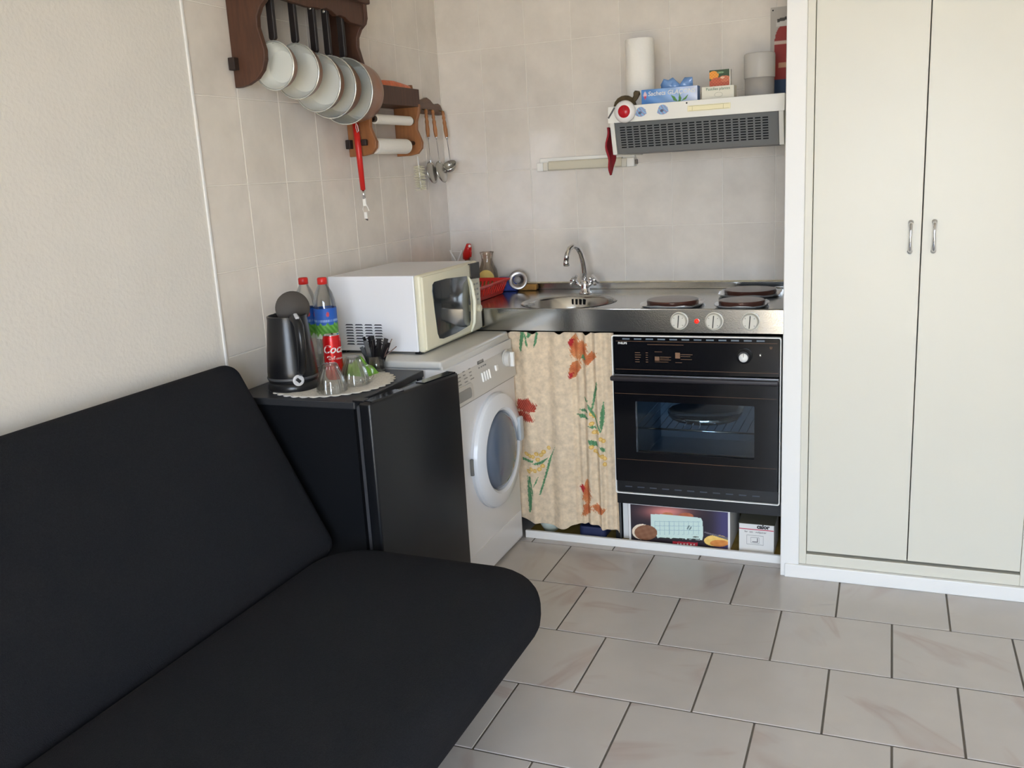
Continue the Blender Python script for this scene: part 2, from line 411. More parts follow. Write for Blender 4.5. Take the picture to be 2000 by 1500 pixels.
# --- worktop with sink
SX, SY, SR = -.045, .226, .184
wt = thing('worktop', 'stainless steel worktop with round sink bowl and upstand along tiled wall', 'worktop', (.02, .3, .845))
def plate_with_hole(x0, x1, y0, y1, z, cx, cy, r, n=48):
    bm = new_bm(); inner = []; outer = []
    for i in range(n):
        t = 2*PI*(i+.5)/n; c, s = math.cos(t), math.sin(t)
        k = min((x1-cx)/c if c > 1e-9 else 1e9, (x0-cx)/c if c < -1e-9 else 1e9, (y1-cy)/s if s > 1e-9 else 1e9, (y0-cy)/s if s < -1e-9 else 1e9)
        inner.append((cx+r*c, cy+r*s)); outer.append([cx+k*c, cy+k*s])
    for X in (x0, x1):
        for Y in (y0, y1):
            j = min(range(n), key=lambda i: (outer[i][0]-X)**2+(outer[i][1]-Y)**2); outer[j] = [X, Y]
    vi = [bm.verts.new((*p, z)) for p in inner]; vo = [bm.verts.new((*p, z)) for p in outer]
    for i in range(n): bm.faces.new((vi[i], vo[i], vo[(i+1) % n], vi[(i+1) % n]))
    bmesh.ops.recalc_face_normals(bm, faces=bm.faces)
    if sum(f.normal.z for f in bm.faces) < 0: bmesh.ops.reverse_faces(bm, faces=bm.faces)
    return bm
x0, x1 = XL+.004, .797
obj('top', plate_with_hole(x0, x1, YF, .612, CT, SX, SY, SR), steel, wt)
obj('apron', boxes([(x0, x1, YF, YF+.004, .848, CT+.0005), (x0, x1, YF, YF+.02, .848, .852)]), steel, wt)
obj('rim', T([(x0, YF+.003, CT+.001), (x1, YF+.003, CT+.001)], .0032, seg=8), steel, wt)
obj('upstand', boxes([(x0, x1, .606, .613, CT, CT+.026), (x0, x1, .598, .607, CT, CT+.005)], bev=.0015), steel, wt)
obj('sealant', B(x0, x1, .605, .6195, CT+.026, CT+.031, bev=.002), mat('old_sealant', (214, 200, 168), .7, var=.3, vscale=30), wt)
obj('sink_bowl', lathe([(SR+.006, CT+.0015), (SR, CT+.001), (SR-.008, CT-.012), (SR-.014, CT-.06), (SR-.03, CT-.12), (SR-.06, CT-.142), (.03, CT-.148), (0, CT-.148)], 48, (SX, SY, 0)), steel, wt)
ov = new_bm()
for i in range(4): box(ov, SX-.045+i*.016, SX-.037+i*.016, SY+SR-.0165, SY+SR-.0125, CT-.036, CT-.014)
obj('overflow_slot', ov, dark, wt)
# --- hob knobs, lamp
for kx in (.434, .557, .682):
    k = obj('hob_knob', lathe([(0, 0), (.032, 0), (.032, .004), (.029, .005), (.027, .018), (.024, .021), (0, .021)], 28, (kx, YF, .895), '-y'), mat('knob_grey', (205, 202, 190), .4), wt, auto=35)
    obj('pointer', placed(B(-.0018, .0018, -.001, .001, -.022, .022), (kx, YF-.0215, .895), (0, .08, 0)), mat('print_dark', (70, 68, 62), .6), k)
    dm = new_bm()
    for a in (40, 140, 220, 320): box(dm, kx+.020*math.cos(math.radians(a))-.0012, kx+.020*math.cos(math.radians(a))+.0012, YF-.0218, YF-.0205, .895+.020*math.sin(math.radians(a))-.0012, .895+.020*math.sin(math.radians(a))+.0012)
    obj('scale_mark', dm, MATS['print_dark'], k)['kind'] = 'stuff'
lm = obj('indicator_lamp', lathe([(0, 0), (.0085, 0), (.0085, .004), (.006, .007), (0, .008)], 16, (.496, YF, .894), '-y'), mat('red_lamp', (235, 40, 25), .2, emis=.6), wt)
# --- hob plates with covers
cov_m = mat('brown_enamel', (74, 44, 36), .18); 
foil = mat('crumpled_foil', (225, 225, 225), .24, .7, bump=.5, bscale=35)
for i, (cx, cy, r, tl) in enumerate(((.385, .15, .094, 'large brown hob plate cover nearest the tap'), (.637, .135, .080, 'small brown hob plate cover at front, nearest the wardrobe'), (.628, .42, .097, 'brown hob plate cover at the back, beside the wardrobe'))):
    pl = tag(obj('hob_plate_cover', lathe([(0, 0), (r, 0), (r+.001, .003), (r+.001, .013), (r-.002, .016), (r-.006, .0162), (0, .0162)], 48, (cx, cy, CT+.006)), cov_m, auto=35), tl, 'hob cover', 'brown enamel hob covers')
    fb = new_bm(); s = r+.014 if i != 1 else r+.008
    n = 24; ring = []
    for lv, (q, z) in enumerate(((s*.6, .003), (s, .003), (s+.006, .008))):
        ring.append([])
        for j in range(n):
            t = 2*PI*j/n; e = 1+.16*(abs(math.sin(2*t))**3)*(lv > 0); ring[-1].append(fb.verts.new((cx+q*e*math.cos(t), min(max(cy+q*e*math.sin(t), YF+.006), .59), CT+z+(random.random()*.006 if lv == 2 else 0))))
    for A, Bq in zip(ring, ring[1:]):
        for j in range(n): f = fb.faces.new((A[j], A[(j+1) % n], Bq[(j+1) % n], Bq[j])); f.smooth = True
    fb.faces.new(ring[0])
    tag(obj('drip_foil', fb, foil), 'crumpled foil drip tray under the '+('large hob cover nearest the tap', 'small front hob cover', 'back hob cover beside the wardrobe')[i], 'drip tray', 'foil drip trays')
# --- tap
tp = thing('sink_tap', 'chrome swan-neck mixer tap with two cross handles behind the sink', 'tap', (-.04, .44, CT))
X, Y = -.050, .455
obj('base', lathe([(0, 0), (.026, 0), (.026, .006), (.02, .012), (.017, .03), (.019, .05), (.013, .058), (0, .06)], 24, (X, Y, CT)), chrome, tp)
nk = [(X, Y, CT+.05), (X+.001, Y-.002, CT+.09), (X-.001, Y-.008, CT+.13), (X-.006, Y-.022, CT+.17), (X-.013, Y-.042, CT+.195), (X-.022, Y-.066, CT+.205), (X-.031, Y-.090, CT+.196), (X-.037, Y-.108, CT+.172), (X-.039, Y-.113, CT+.145)]
obj('spout', T(nk, .0105, seg=14), chrome, tp)
obj('aerator', lathe([(0, 0), (.012, 0), (.0125, .018), (.011, .02), (0, .02)], 18, (nk[-1][0], nk[-1][1], CT+.128)), chrome, tp)
for s in (-1, 1):
    hb = new_bm(); tube(hb, [(X, Y-.004, CT+.022), (X+s*.035, Y-.012, CT+.05)], .009, seg=12)
    h = obj('valve', hb, chrome, tp)
    c = Vector((X+s*.044, Y-.014, CT+.058)); cr = new_bm(); ax = Vector((s*.75, -.2, .63)).normalized(); e1 = ax.cross(Vector((0, 1, 0))).normalized(); e2 = ax.cross(e1)
    tube(cr, [c-ax*.012, c+ax*.012], .011, seg=12)
    for q in (e1+e2, e1-e2):
        q = q.normalized(); tube(cr, [c-q*.026, c-q*.012, c+q*.012, c+q*.026], [.007, .005, .005, .007], seg=8)
    obj('cross_handle', cr, chrome, h)
# --- base carcass: plinth strip, black divider, shelf floor
cb = thing('base_cabinet', 'low kitchenette base with white front strip and black dividers', 'cabinet', (.3, .3, 0))
obj('front_strip', B(-.206, .799, .036, .05, 0, .031, bev=.002), white_paint, cb)
obj('base_board', B(-.206, .799, .05, .60, .0, .012), mat('yellowed_board', (150, 125, 60), .7, var=.25, vscale=12), cb)
obj('divider', B(.165, .182, .066, .60, .012, .846), black_pl, cb)
obj('fascia', B(.184, .799, .036, .05, .184, .234), black_pl, cb)
obj('oven_shelf', B(.184, .799, .05, .60, .21, .232), black_pl, cb)
obj('back_board', B(-.206, .799, .60, .612, .0, .846), dark, cb)
# --- oven
ovn = thing('oven', 'black built-in oven with glass door and white trim line', 'oven', (.487, .3, .235))
OX0, OX1 = .189, .786
obj('body', boxes([(OX0+.012, OX1-.012, .052, .58, .24, .30), (OX0+.012, OX1-.012, .052, .58, .66, .838), (OX0+.012, .235, .052, .58, .30, .66), (.735, OX1-.012, .052, .58, .30, .66), (.235, .735, .55, .58, .30, .66)]), black_pl, ovn)
obj('cavity_lining', boxes([(.236, .239, .052, .55, .302, .658), (.731, .734, .052, .55, .302, .658), (.236, .734, .546, .549, .302, .658), (.236, .734, .052, .549, .302, .305), (.236, .734, .052, .549, .655, .658)]), mat('oven_enamel', (150, 162, 176), .35), ovn)
obj('trim', ring_frame(rrect(OX0-.004, OX1+.002, .232, .842, .008), rrect(OX0, OX1-.002, .236, .838, .006), 'y', .014, .03), white_pl, ovn, label='thin white outline trim')
pn = obj('control_panel', B(OX0+.001, OX1-.003, .018, .05, .70, .8375, bev=.002), black_gl, ovn)
gold = mat('bronze_print', (120, 88, 62), .5)
obj('stripe', boxes([(OX0+.012, OX1-.012, .0172, .018, .8195, .8205), (OX0+.008, OX1-.008, .0172, .018, .7145, .7155)]), gold, pn)
for i in range(12): obj('vent_slot', B(.226+i*.0435, .253+i*.0435, .0168, .018, .826, .831), mat('slot_blue', (104, 116, 126), .4), pn)
obj('lettering', text('PHILIPS', .0105, (.209, .0178, .809), (1, 0, 0), (0, 0, 1), bold=.0004), mat('print_white', (225, 225, 220), .6), pn)
gr = []
for r_ in range(5): gr += [(.272, .272+.022*(.6+.4*random.random()), .0172, .018, .777-r_*.0085, .779-r_*.0085), (.312, .32, .0172, .018, .777-r_*.0085, .779-r_*.0085)]
gr += [(.345, .372, .0172, .018, .782, .7835), (.345, .362, .0172, .018, .75, .765), (.364, .404, .0172, .018, .7625, .7645), (.364, .397, .0172, .018, .7575, .7585), (.364, .404, .0172, .018, .7525, .754), (.345, .395, .0172, .018, .745, .7462), (.42, .437, .0172, .018, .76, .781), (.439, .482, .0172, .018, .7735, .7755), (.439, .474, .0172, .018, .767, .7685), (.439, .48, .0172, .018, .756, .7575), (.42, .444, .0172, .018, .744, .7455), (.318, .45, .0172, .018, .8085, .8098)]
obj('panel_print', boxes(gr), gold, pn)['kind'] = 'stuff'
kd = obj('dial', lathe([(0, 0), (.027, 0), (.027, .008), (.021, .012), (.019, .02), (0, .02)], 28, (.663, .018, .775), '-y'), black_pl, pn, auto=35)
obj('dial_face', lathe([(0, 0), (.0155, 0), (.0155, .003), (0, .003)], 24, (.663, -.002, .772), '-y'), white_pl, kd)
obj('dial_mark', B(.6622, .6638, -.0056, -.0049, .774, .787), dark, kd)
obj('pilot_lamp', lathe([(0, 0), (.006, 0), (.005, .005), (0, .006)], 12, (.717, .018, .778), '-y'), chrome, pn)
obj('shield_mark', text('U', .011, (.749, .0178, .801), (1, 0, 0), (0, 0, 1), bold=.0006), gold, pn)
dr = obj('oven_door', ring_frame(rrect(OX0+.002, OX1-.005, .286, .688, .004), rrect(.272, .70, .402, .598, .004), 'y', .004, .034), black_gl, ovn)
obj('door_window', B(.268, .704, .012, .016, .398, .602), clear_mat('oven_glass', (214, 224, 230), .05, .05), dr)
obj('handle', B(OX0-.006, OX1-.002, -.016, .008, .676, .694, bev=.006, seg=3), mat('handle_black', (40, 36, 40), .3), dr)
obj('hinge_line', B(OX0+.004, OX1-.006, .010, .03, .692, .6965), mat('aluminium', (180, 180, 182), .3, 1.), dr)
obj('door_stripe', boxes([(OX0+.006, OX1-.01, .0032, .004, .626, .6267), (OX0+.006, OX1-.01, .0032, .004, .372, .3727)]), gold, dr)
bt = obj('lower_grille', B(OX0+.002, OX1-.004, .018, .05, .2375, .282, bev=.002), black_pl, ovn)
for i in range(11): obj('vent_slot', B(.222+i*.047, .248+i*.047, .0168, .018, .258, .262), mat('slot_grey', (70, 74, 86), .4), bt)
sh = new_bm()
tube(sh, [(.24, .07, .478), (.73, .07, .478)], .004, seg=8); tube(sh, [(.24, .50, .478), (.73, .50, .478)], .0028, seg=8)
for i in range(17): tube(sh, [(.25+i*.0295, .07, .478), (.25+i*.0295, .50, .478)], .0016, seg=6)
obj('wire_shelf', sh, chrome, ovn)
tag(obj('baking_tin', lathe([(0, 0), (.13, 0), (.135, .004), (.142, .026), (.139, .026), (.132, .005), (0, .004)], 60, (.48, .26, .4815), facet=lambda t, z: 1+.012*math.cos(40*t)), chrome), 'fluted round baking tin on wire shelf inside the oven', 'tin')
# --- curtain
CREAM = (220, 200, 172)
crop = lambda pts: [((x*.28+1000), (y*.28+640)) for x, y in pts]
# the print's drawing sheet laid onto the cloth: drawing units -> metres on the curtain
H = ((3.38481, -.143513, -3633.99), (.362962, -3.44601, 3254.85), (.373416, -.227619, 1406.7))
fl1 = [[(375,115),(395,80),(425,50),(445,80),(450,120),(455,240),(430,235),(395,205),(390,150)], [(450,110),(475,95),(515,100),(510,150),(520,185),(470,230),(455,240)], [(505,195),(540,175),(580,185),(580,215),(545,245),(520,265),(490,255),(470,240)], [(450,240),(465,270),(465,305),(440,330),(430,360),(395,375),(380,355),(385,300),(400,260)]]
fl2 = [[(510,1100),(530,1110),(550,1230),(535,1290),(510,1275),(470,1240),(480,1180),(490,1130)], [(470,1280),(520,1275),(555,1290),(545,1340),(510,1360),(465,1355),(480,1310)], [(560,1270),(620,1275),(650,1290),(620,1320),(590,1340),(560,1315)]]
fl3 = [[(20,520),(60,515),(100,500),(130,530),(160,545),(150,590),(110,600),(60,600),(20,590)], [(60,600),(105,605),(135,640),(145,665),(90,665),(30,660),(20,610)]]
redtip = [[(375,115),(395,80),(415,95),(405,130),(392,150)], [(385,335),(412,330),(405,365),(392,375),(380,358)], [(450,1150),(475,1130),(495,1160),(478,1195)]]
green = [[(583,375),(588,430),(565,520),(548,598),(543,570),(555,480)], [(630,520),(640,600),(632,680),(615,740),(605,690),(610,600)], [(485,505),(520,520),(520,540),(500,530)], [(445,592),(520,598),(525,612),(480,615)], [(430,630),(470,628),(530,650),(510,665),(460,655)], [(522,705),(560,710),(580,725),(545,728)], [(525,803),(570,820),(590,850),(560,855),(530,835)], [(595,835),(640,860),(645,885),(615,875)], [(515,545),(525,545),(565,640),(615,740),(605,745),(555,645)], [(520,545),(545,580),(540,600),(525,580)],
  [(290,835),(265,905),(235,1010),(190,1185),(180,1180),(205,1080),(240,930)], [(60,935),(140,935),(135,952),(60,952)], [(130,960),(200,940),(240,915),(200,962),(150,970)], [(95,1060),(110,1050),(135,1190),(125,1185)], [(175,1050),(140,1110),(133,1130),(162,1095)], [(90,1050),(125,1200),(118,1290),(105,1330),(94,1200)],
  [(50,30),(75,30),(75,60),(50,180),(36,150),(40,90)], [(80,40),(95,100),(100,150),(85,120),(75,60)], [(150,30),(165,50),(155,110),(135,135),(140,80)], [(95,35),(120,35),(105,70),(92,75)], [(470,205),(490,195),(505,215),(490,235),(468,228)]]
berry = [(545,690),(560,755),(585,745),(610,790),(630,805),(545,860),(570,890),(592,905),(620,912),(640,930),(640,970),(545,620),(560,640),(240,850),(205,880),(190,900),(160,890),(135,910),(110,905),(200,980),(180,1000),(150,1010),(120,1000),(100,1020),(85,900),(170,930)]
def to_xz(pts):
    out = []
    for x, y in crop(pts):
        d = [H[i][0]*x+H[i][1]*y+H[i][2] for i in range(3)]; out.append((d[0]/d[2], d[1]/d[2]))
    return out
def curtain_colour(u, v):
    x, z = -.262+u*.447, .846-(1-v)*.785
    C = np.tile(np.array(CREAM, float), (len(u), 1))
    jit = .003*np.sin(x*620+z*300)+.002*np.sin(z*1100-x*400)
    for P in fl1+fl2:
        q = np.array(to_xz(P)); c = q.mean(0); m_ = inpoly(x+jit, z+jit, q.tolist()); t = np.clip(np.hypot(x-c[0], z-c[1])/.035, 0, 1)[:, None]
        s = (.5+.5*np.sin((x+z*1.3)*700))[:, None]; C = np.where(m_[:, None], np.array((184, 98, 60))*(1-t*.8)+np.array((208, 142, 92))*t*.8+(s-.5)*52, C)
    for P in fl3: 
        s = (.5+.5*np.sin((x-z*.6)*800))[:, None]; C = np.where(inpoly(x+jit, z+jit, to_xz(P))[:, None], np.array((172, 76, 60))+(s-.5)*44, C)
    for P in redtip: C = np.where(inpoly(x+jit, z, to_xz(P))[:, None], np.array((176, 48, 52)), C)
    for bx, by in berry:
        (c,) = to_xz([(bx, by)]); d = np.hypot(x-c[0], z-c[1]); C = np.where((d < .0085)[:, None], np.array((214, 170, 88)), C); C = np.where((d < .005)[:, None], np.array((228, 196, 124)), C)
    for P in green:
        C = np.where(inpoly(x+jit*.4, z+jit*.4, to_xz(P))[:, None], np.array((92, 140, 100))+(np.sin(x*600)*10)[:, None], C)
    return C
def hem(u): return .066+.010*np.sin(u*9+1)+.006*np.sin(u*23)-.016*np.exp(-((u-.87)/.06)**2)+.014*np.exp(-((u-.75)/.07)**2)
def curtain_pos(u, v):
    top = .846-.010*np.clip(np.sin(u*26+.5), 0, 1)**3*(u < .8)
    z = top+(hem(u)-top)*(1-v); d = 1-v
    wv = .007*np.sin(u*21)+.0035*np.sin(u*47+1)+np.where(u > .62, .007*np.sin((u-.62)*75), 0)
    wv = wv*(.75+.25*d)+.004*np.sin(u*9+v*3)
    return np.stack([-.262+u*.446+.004*np.sin(u*40)*d*(u < .95), .044+wv, z], -1)
cm = printed(214, 380, curtain_pos, curtain_colour)
cloth_m = mat('printed_cotton', (255, 255, 255), .9, spec=.2, attr='print', var=.2, vscale=46)
ct = tag(obj('curtain', cm, cloth_m), 'cream floral cotton curtain hanging under the sink', 'curtain')
so = ct.modifiers.new('thickness', 'SOLIDIFY'); so.thickness = .0012
tag(obj('storage_tub', prism(rrect(.01, .12, .07, .22, .02), 'z', .013, .058, bev=.006), mat('navy_plastic', (40, 48, 84), .5)), 'navy plastic tub peeking out under the floral curtain', 'tub')
tag(obj('bowl', lathe([(0, 0), (.03, 0), (.045, .03), (.05, .055), (.047, .055), (.042, .03), (0, .004)], 28, (-.125, .12, .012)), mat('pale_bowl', (205, 215, 205), .4)), 'pale bowl half hidden under the floral curtain', 'bowl')
#@@BOXES
# --- cartons under the oven
def toaster_print(u, v):
    X = 210+u*1130; yt = 150+(X-210)*.084; yb = 600+(X-215)*.098+20; Y = yt+(1-v)*(yb-yt)
    C = np.tile(np.array((40, 30, 38), float), (len(u), 1))
    C += np.array((30, 34, 70))*np.exp(-((X-1290)/130)**2)[:, None]
    gl = np.exp(-(((X-640)/260)**2+((Y-270)/85)**2))[:, None]; C += np.array((190, 110, 90))*gl
    def el(cx, cy, rx, ry, c):
        nonlocal C
        m_ = ((X-cx)/rx)**2+((Y-cy)/ry)**2 < 1; C = np.where(m_[:, None], np.array(c, float)+(7*np.sin(X/17+Y/29)*np.sin(Y/13-X/41))[:, None], C)
    el(655, 310, 65, 35, (196, 120, 76)); el(860, 320, 85, 40, (180, 100, 66))
    m_ = inpoly(X, Y, [(465, 300), (570, 300), (960, 330), (1030, 345), (1045, 380), (1052, 540), (1040, 612), (540, 590), (465, 440)])
    C = np.where(m_[:, None], np.array((206, 226, 218), float), C)
    gd = m_ & (X > 510) & (X < 1020) & (Y > 385) & (Y < 545) & (((X-510) % 54 < 5) | ((Y-385) % 53 < 5)); C = np.where(gd[:, None], np.array((150, 182, 190), float), C)
    lg = m_ & (np.hypot(X-895, Y-460) < 28) & (np.sin(X/5+Y/9) > -.2); C = np.where(lg[:, None], np.array((110, 130, 130), float), C)
    for a, b in ((550, 680), (700, 850), (870, 1015)): C = np.where((m_ & (X > a) & (X < b) & (np.abs(Y-(588+(X-550)*.03)) < 6))[:, None], np.array((50, 60, 50), float), C)
    C = np.where((m_ & (X > 935) & (X < 1003) & (np.abs(Y-572) < 6))[:, None], np.array((60, 70, 60), float), C)
    el(360, 515, 115, 95, (232, 214, 190)); el(405, 525, 132, 92, (136, 92, 66)); el(1195, 615, 135, 70, (240, 200, 110)); el(1225, 645, 100, 42, (214, 136, 66))
    C = np.where(inpoly(X, Y, [(1065, 505), (1320, 575), (1320, 605), (1065, 520)])[:, None], np.array((110, 104, 110), float), C)
    rd = (X > 710) & (X < 990) & (Y > 628+(X-710)*.05) & (Y < 672+(X-710)*.05); C = np.where(rd[:, None], np.array((190, 40, 58), float), C)
    wr = rd & (np.abs(Y-(655+(X-710)*.05)) < 9) & (np.sin(X/6) > 0) & (X > 760) & (X < 960); C = np.where(wr[:, None], np.array((235, 215, 215), float), C)
    bd = (u < .02) | (u > .982) | (v > .94) | (v < .02); C = np.where(bd[:, None], np.array((228, 226, 224), float), C)
    return C
tb = thing('toaster_carton', 'carton printed with a pale toaster and bread, under the oven', 'carton', (.41, .2, .012))
obj('carton', B(.212, .603, .083, .33, .012, .174, bev=.001), mat('white_card', (226, 224, 220), .6), tb)
obj('picture', printed(260, 100, lambda u, v: np.stack([.213+u*.389, np.full_like(u, .0825), .013+v*.160], -1), toaster_print), mottle, tb, label='toaster and bread photograph')
tag(obj('white_panel', B(.186, .207, .10, .32, .012, .181, bev=.001), mat('white_card', (226, 224, 220), .6)), 'narrow white carton on edge beside the toaster carton', 'carton')
cl = thing('appliance_carton', 'small white carton with red line and line drawing, beside the wardrobe', 'carton', (.70, .18, .012))
kraft = mat('grey_brown_card', (96, 92, 76), .8, var=.1)
obj('carton', B(.636, .762, .082, .23, .012, .126, bev=.001), mat('white_card', (226, 224, 220), .6), cl)
obj('lid', placed(B(-.066, .066, -.001, .15, -.001, .001), (.699, .082, .1275), (.06, 0, 0)), kraft, cl)
obj('red_line', placed(B(-.062, .062, -.0004, .0002, -.0014, .0014), (.699, .0816, .106), (0, .0, 0)), mat('print_red', (196, 40, 70), .6), cl)
obj('lettering', text('calor', .022, (.701, .0814, .1115), (1, 0, 0), (0, 0, 1), bold=.0011), mat('print_black', (40, 38, 40), .6), cl)
obj('small_lettering', text('fer  sec · vollpaner', .0105, (.656, .0814, .093), (1, 0, 0), (0, 0, 1)), MATS['print_black'], cl)
ln = []
for x, z, q, h in ((.664, .046, .060, .036), (.679, .052, .03, .022)):
    ln += [(x, x+q, .0812, .082, z, z+.0006), (x, x+q, .0812, .082, z+h, z+h+.0006), (x, x+.0006, .0812, .082, z, z+h), (x+q, x+q+.0006, .0812, .082, z, z+h)]
ln += [(.684, .704, .081, .082, .056, .058), (.702, .704, .081, .082, .058, .072)]
obj('line_drawing', boxes(ln), MATS['print_black'], cl)

# ================================================================== WASHING MACHINE
wm = thing('washing_machine', 'white front-loading washing machine under the microwave', 'washing machine', (-.45, -.255, 0))
WY0, WY1, WF = -.552, .026, -.212
body = prism([(-.715, .012), (WF, .012), (WF, .675), (WF-.004, .70), (WF-.004, .822), (-.715, .822)], 'y', WY0, WY1, bev=.006)
obj('body', body, white_en, wm, auto=30)
obj('top_lid', B(-.718, WF-.018, WY0-.002, WY1+.002, .824, .850, bev=.008, seg=3), mat('washer_lid', (206, 204, 198), .35), wm, auto=30)
cpm = mat('washer_grey', (205, 203, 198), .35)
cp = obj('control_panel', prism([(WF-.03, .678), (WF+.010, .680), (WF+.008, .72), (WF-.006, .80), (WF-.018, .836), (WF-.03, .842)], 'y', WY0+.002, WY1-.002, bev=.005, seg=3), cpm, wm, auto=40)
def on_panel(y, z): # panel slope
    t = (z-.72)/.08; return WF+.008-.014*t
obj('panel_seam', B(WF-.002, WF+.002, WY0+.002, WY1-.002, .6735, .6765), mat('seam_grey', (120, 118, 114), .6), wm)
uax = Vector((0, 1, 0)); vax = Vector((-.17, 0, .985))
obj('badge', placed(B(-.0008, .0008, -.026, .026, -.008, .008), (on_panel(0, .795)+.001, -.275, .795), (0, -.17, 0)), mat('badge_dark', (96, 94, 92), .4), cp)
obj('badge_lettering', text('CANDY', .012, (on_panel(0, .795)+.0022, -.296, .791), uax, vax, bold=.0003), mat('badge_light', (190, 188, 184), .5), cp)
pr = new_bm()
for r_ in range(5):
    for c_ in range(3):
        a = -.475+c_*.048; wd_ = .03*random.uniform(.5, 1); box(pr, on_panel(0, .80-r_*.012)-.002, on_panel(0, .80-r_*.012)+.0012, a, a+wd_, .798-r_*.012, .8015-r_*.012)
for a in (-.30, -.28, -.262, -.245): box(pr, on_panel(0, .775)-.002, on_panel(0, .775)+.0012, a, a+.011, .772, .777)
obj('panel_print', pr, mat('faint_print', (150, 148, 144), .6), cp)['kind'] = 'stuff'
for i in range(4): obj('button', placed(B(-.004, .004, -.0035, .0035, -.017, .017, bev=.002), (on_panel(0, .735)+.001, -.285+i*.021, .738), (0, -.13, 0)), mat('button_white', (235, 234, 230), .25), cp)
obj('start_button', placed(B(-.004, .005, -.011, .011, -.011, .011, bev=.003), (on_panel(0, .74), -.155, .745), (0, -.13, 0)), MATS['button_white'], cp)
kn = obj('programme_knob', lathe([(0, 0), (.036, 0), (.036, .004), (.030, .006), (.028, .022), (0, .024)], 28, (on_panel(0, .76)-.001, -.052, .757), 'x'), cpm, cp, auto=35)
obj('knob_grip', B(on_panel(0, .76)+.018, on_panel(0, .76)+.034, -.060, -.044, .729, .785, bev=.003), MATS['button_white'], kn)
dw = obj('detergent_drawer', placed(prism(rrect(-.075, .075, -.03, .03, .015), 'x', -.006, .002, bev=.002), (on_panel(0, .72)+.003, -.455, .715), (0, -.07, 0)), cpm, cp, auto=40)
obj('drawer_recess', placed(prism(rrect(-.055, .055, -.018, .018, .012), 'x', -.001, .001), (on_panel(0, .72)+.0055, -.455, .714), (0, -.07, 0)), mat('recess_grey', (150, 149, 146), .5), dw)
DY, DZ = -.205, .445
rg = lathe([(.142, .0), (.212, .0), (.2145, .012), (.210, .024), (.200, .031), (.160, .037), (.150, .030), (.142, .008)], 64, (WF, DY, DZ), 'x')
dd = obj('door', rg, mat('door_white', (222, 225, 230), .2), wm, auto=28)
obj('door_glass', lathe([(.146, .014), (.138, .030), (.120, .044), (.085, .054), (.04, .058), (0, .059)], 48, (WF, DY, DZ), 'x'), mat('drum_glass', (92, 102, 118), .06, spec=.6), dd)
for i, q in enumerate((.055, .085, .112)): obj('drum_ring', T(arc((WF+.016, DY-.01, DZ), q, 0, 360, 40, 'yz')[:-1], .002, closed=True, seg=6), chrome, dd)
obj('seal', lathe([(.150, .004), (.150, .014), (.130, .014), (.128, .004)], 48, (WF, DY, DZ), 'x'), mat('rubber_grey', (88, 92, 98), .6), dd)
obj('door_handle', prism(rrect(DY+.148, DY+.186, DZ-.01, DZ+.085, .012), 'x', WF+.030, WF+.047, bev=.004), mat('handle_grey', (176, 184, 190), .3), dd, auto=40)
obj('hinge', B(WF+.0005, WF+.012, DY-.222, DY-.208, DZ-.03, DZ+.03, bev=.002), mat('seam_grey'), dd)
obj('kick_panel', B(WF-.001, WF+.002, WY0+.012, WY1-.012, .02, .125, bev=.001), white_en, wm)
ft = obj('foot', lathe([(0, 0), (.02, 0), (.02, .006), (.008, .008), (.008, .014), (0, .014)], 14, (-.26, WY0+.05, 0)), black_pl, wm)
for x_, y_ in ((-.26, WY1-.05), (-.67, WY0+.05), (-.67, WY1-.05)):
    c_ = ft.copy(); COL.objects.link(c_); c_.parent = wm; c_.location = Vector((x_, y_, 0))-MTX[wm.name].translation

# ================================================================== MICROWAVE
mw = thing('microwave', 'white microwave with cream front on top of the washing machine', 'microwave', (-.53, -.21, .85))
MY0, MY1, MZ0, MZ1, MF = -.455, .022, .860, 1.122, -.362
obj('cabinet', B(-.700, MF, MY0, MY1, MZ0, MZ1, bev=.003), mat('mw_white', (232, 233, 238), .3), mw)
obj('front_panel', B(MF-.001, MF+.026, MY0-.001, MY1, MZ0-.002, MZ1+.001, bev=.010, seg=3), cream_pl, mw, auto=40)
FX = MF+.026
def sy(y): return MY0+(y+.446)*(MY1-MY0)/.506
win_poly = [(sy(-.372), 1.060), (sy(-.366), 1.082), (sy(-.35), 1.090), (sy(-.25), 1.090), (sy(-.07), 1.078), (sy(-.055), 1.03), (sy(-.050), .97), (sy(-.058), .91), (sy(-.07), .893), (sy(-.2), .884), (sy(-.31), .884), (sy(-.34), .890), (sy(-.352), .91)]
md = obj('door', prism([(MY0+.006, MZ0+.006), (sy(-.045), MZ0+.006), (sy(-.03), .93), (sy(-.028), 1.0), (sy(-.036), 1.06), (sy(-.036), MZ1-.006), (MY0+.006, MZ1-.006)], 'x', FX-.004, FX+.006, bev=.004, seg=3), cream_pl, mw, auto=35)
obj('door_window', prism(win_poly, 'x', FX+.004, FX+.0085, bev=.002), mat('mw_glass', (38, 42, 44), .10, spec=.4), md, auto=30)
hb = new_bm(); hp = [(FX+.006, sy(-.052), 1.072), (FX+.013, sy(-.044), 1.05), (FX+.018, sy(-.036), .98), (FX+.015, sy(-.044), .90), (FX+.006, sy(-.056), .866)]
tube(hb, hp, [.003, .006, .0075, .006, .003], seg=10)
obj('handle', hb, mat('cream_light', (240, 238, 216), .3), md)
ctl = obj('control_panel', prism([(sy(-.034), MZ0+.006), (MY1-.003, MZ0+.006), (MY1-.003, MZ1-.062), (sy(-.026), MZ1-.055), (sy(-.018), 1.0), (sy(-.02), .93)], 'x', FX-.003, FX+.005, bev=.003), mat('mw_panel', (196, 194, 176), .35), mw, auto=35)
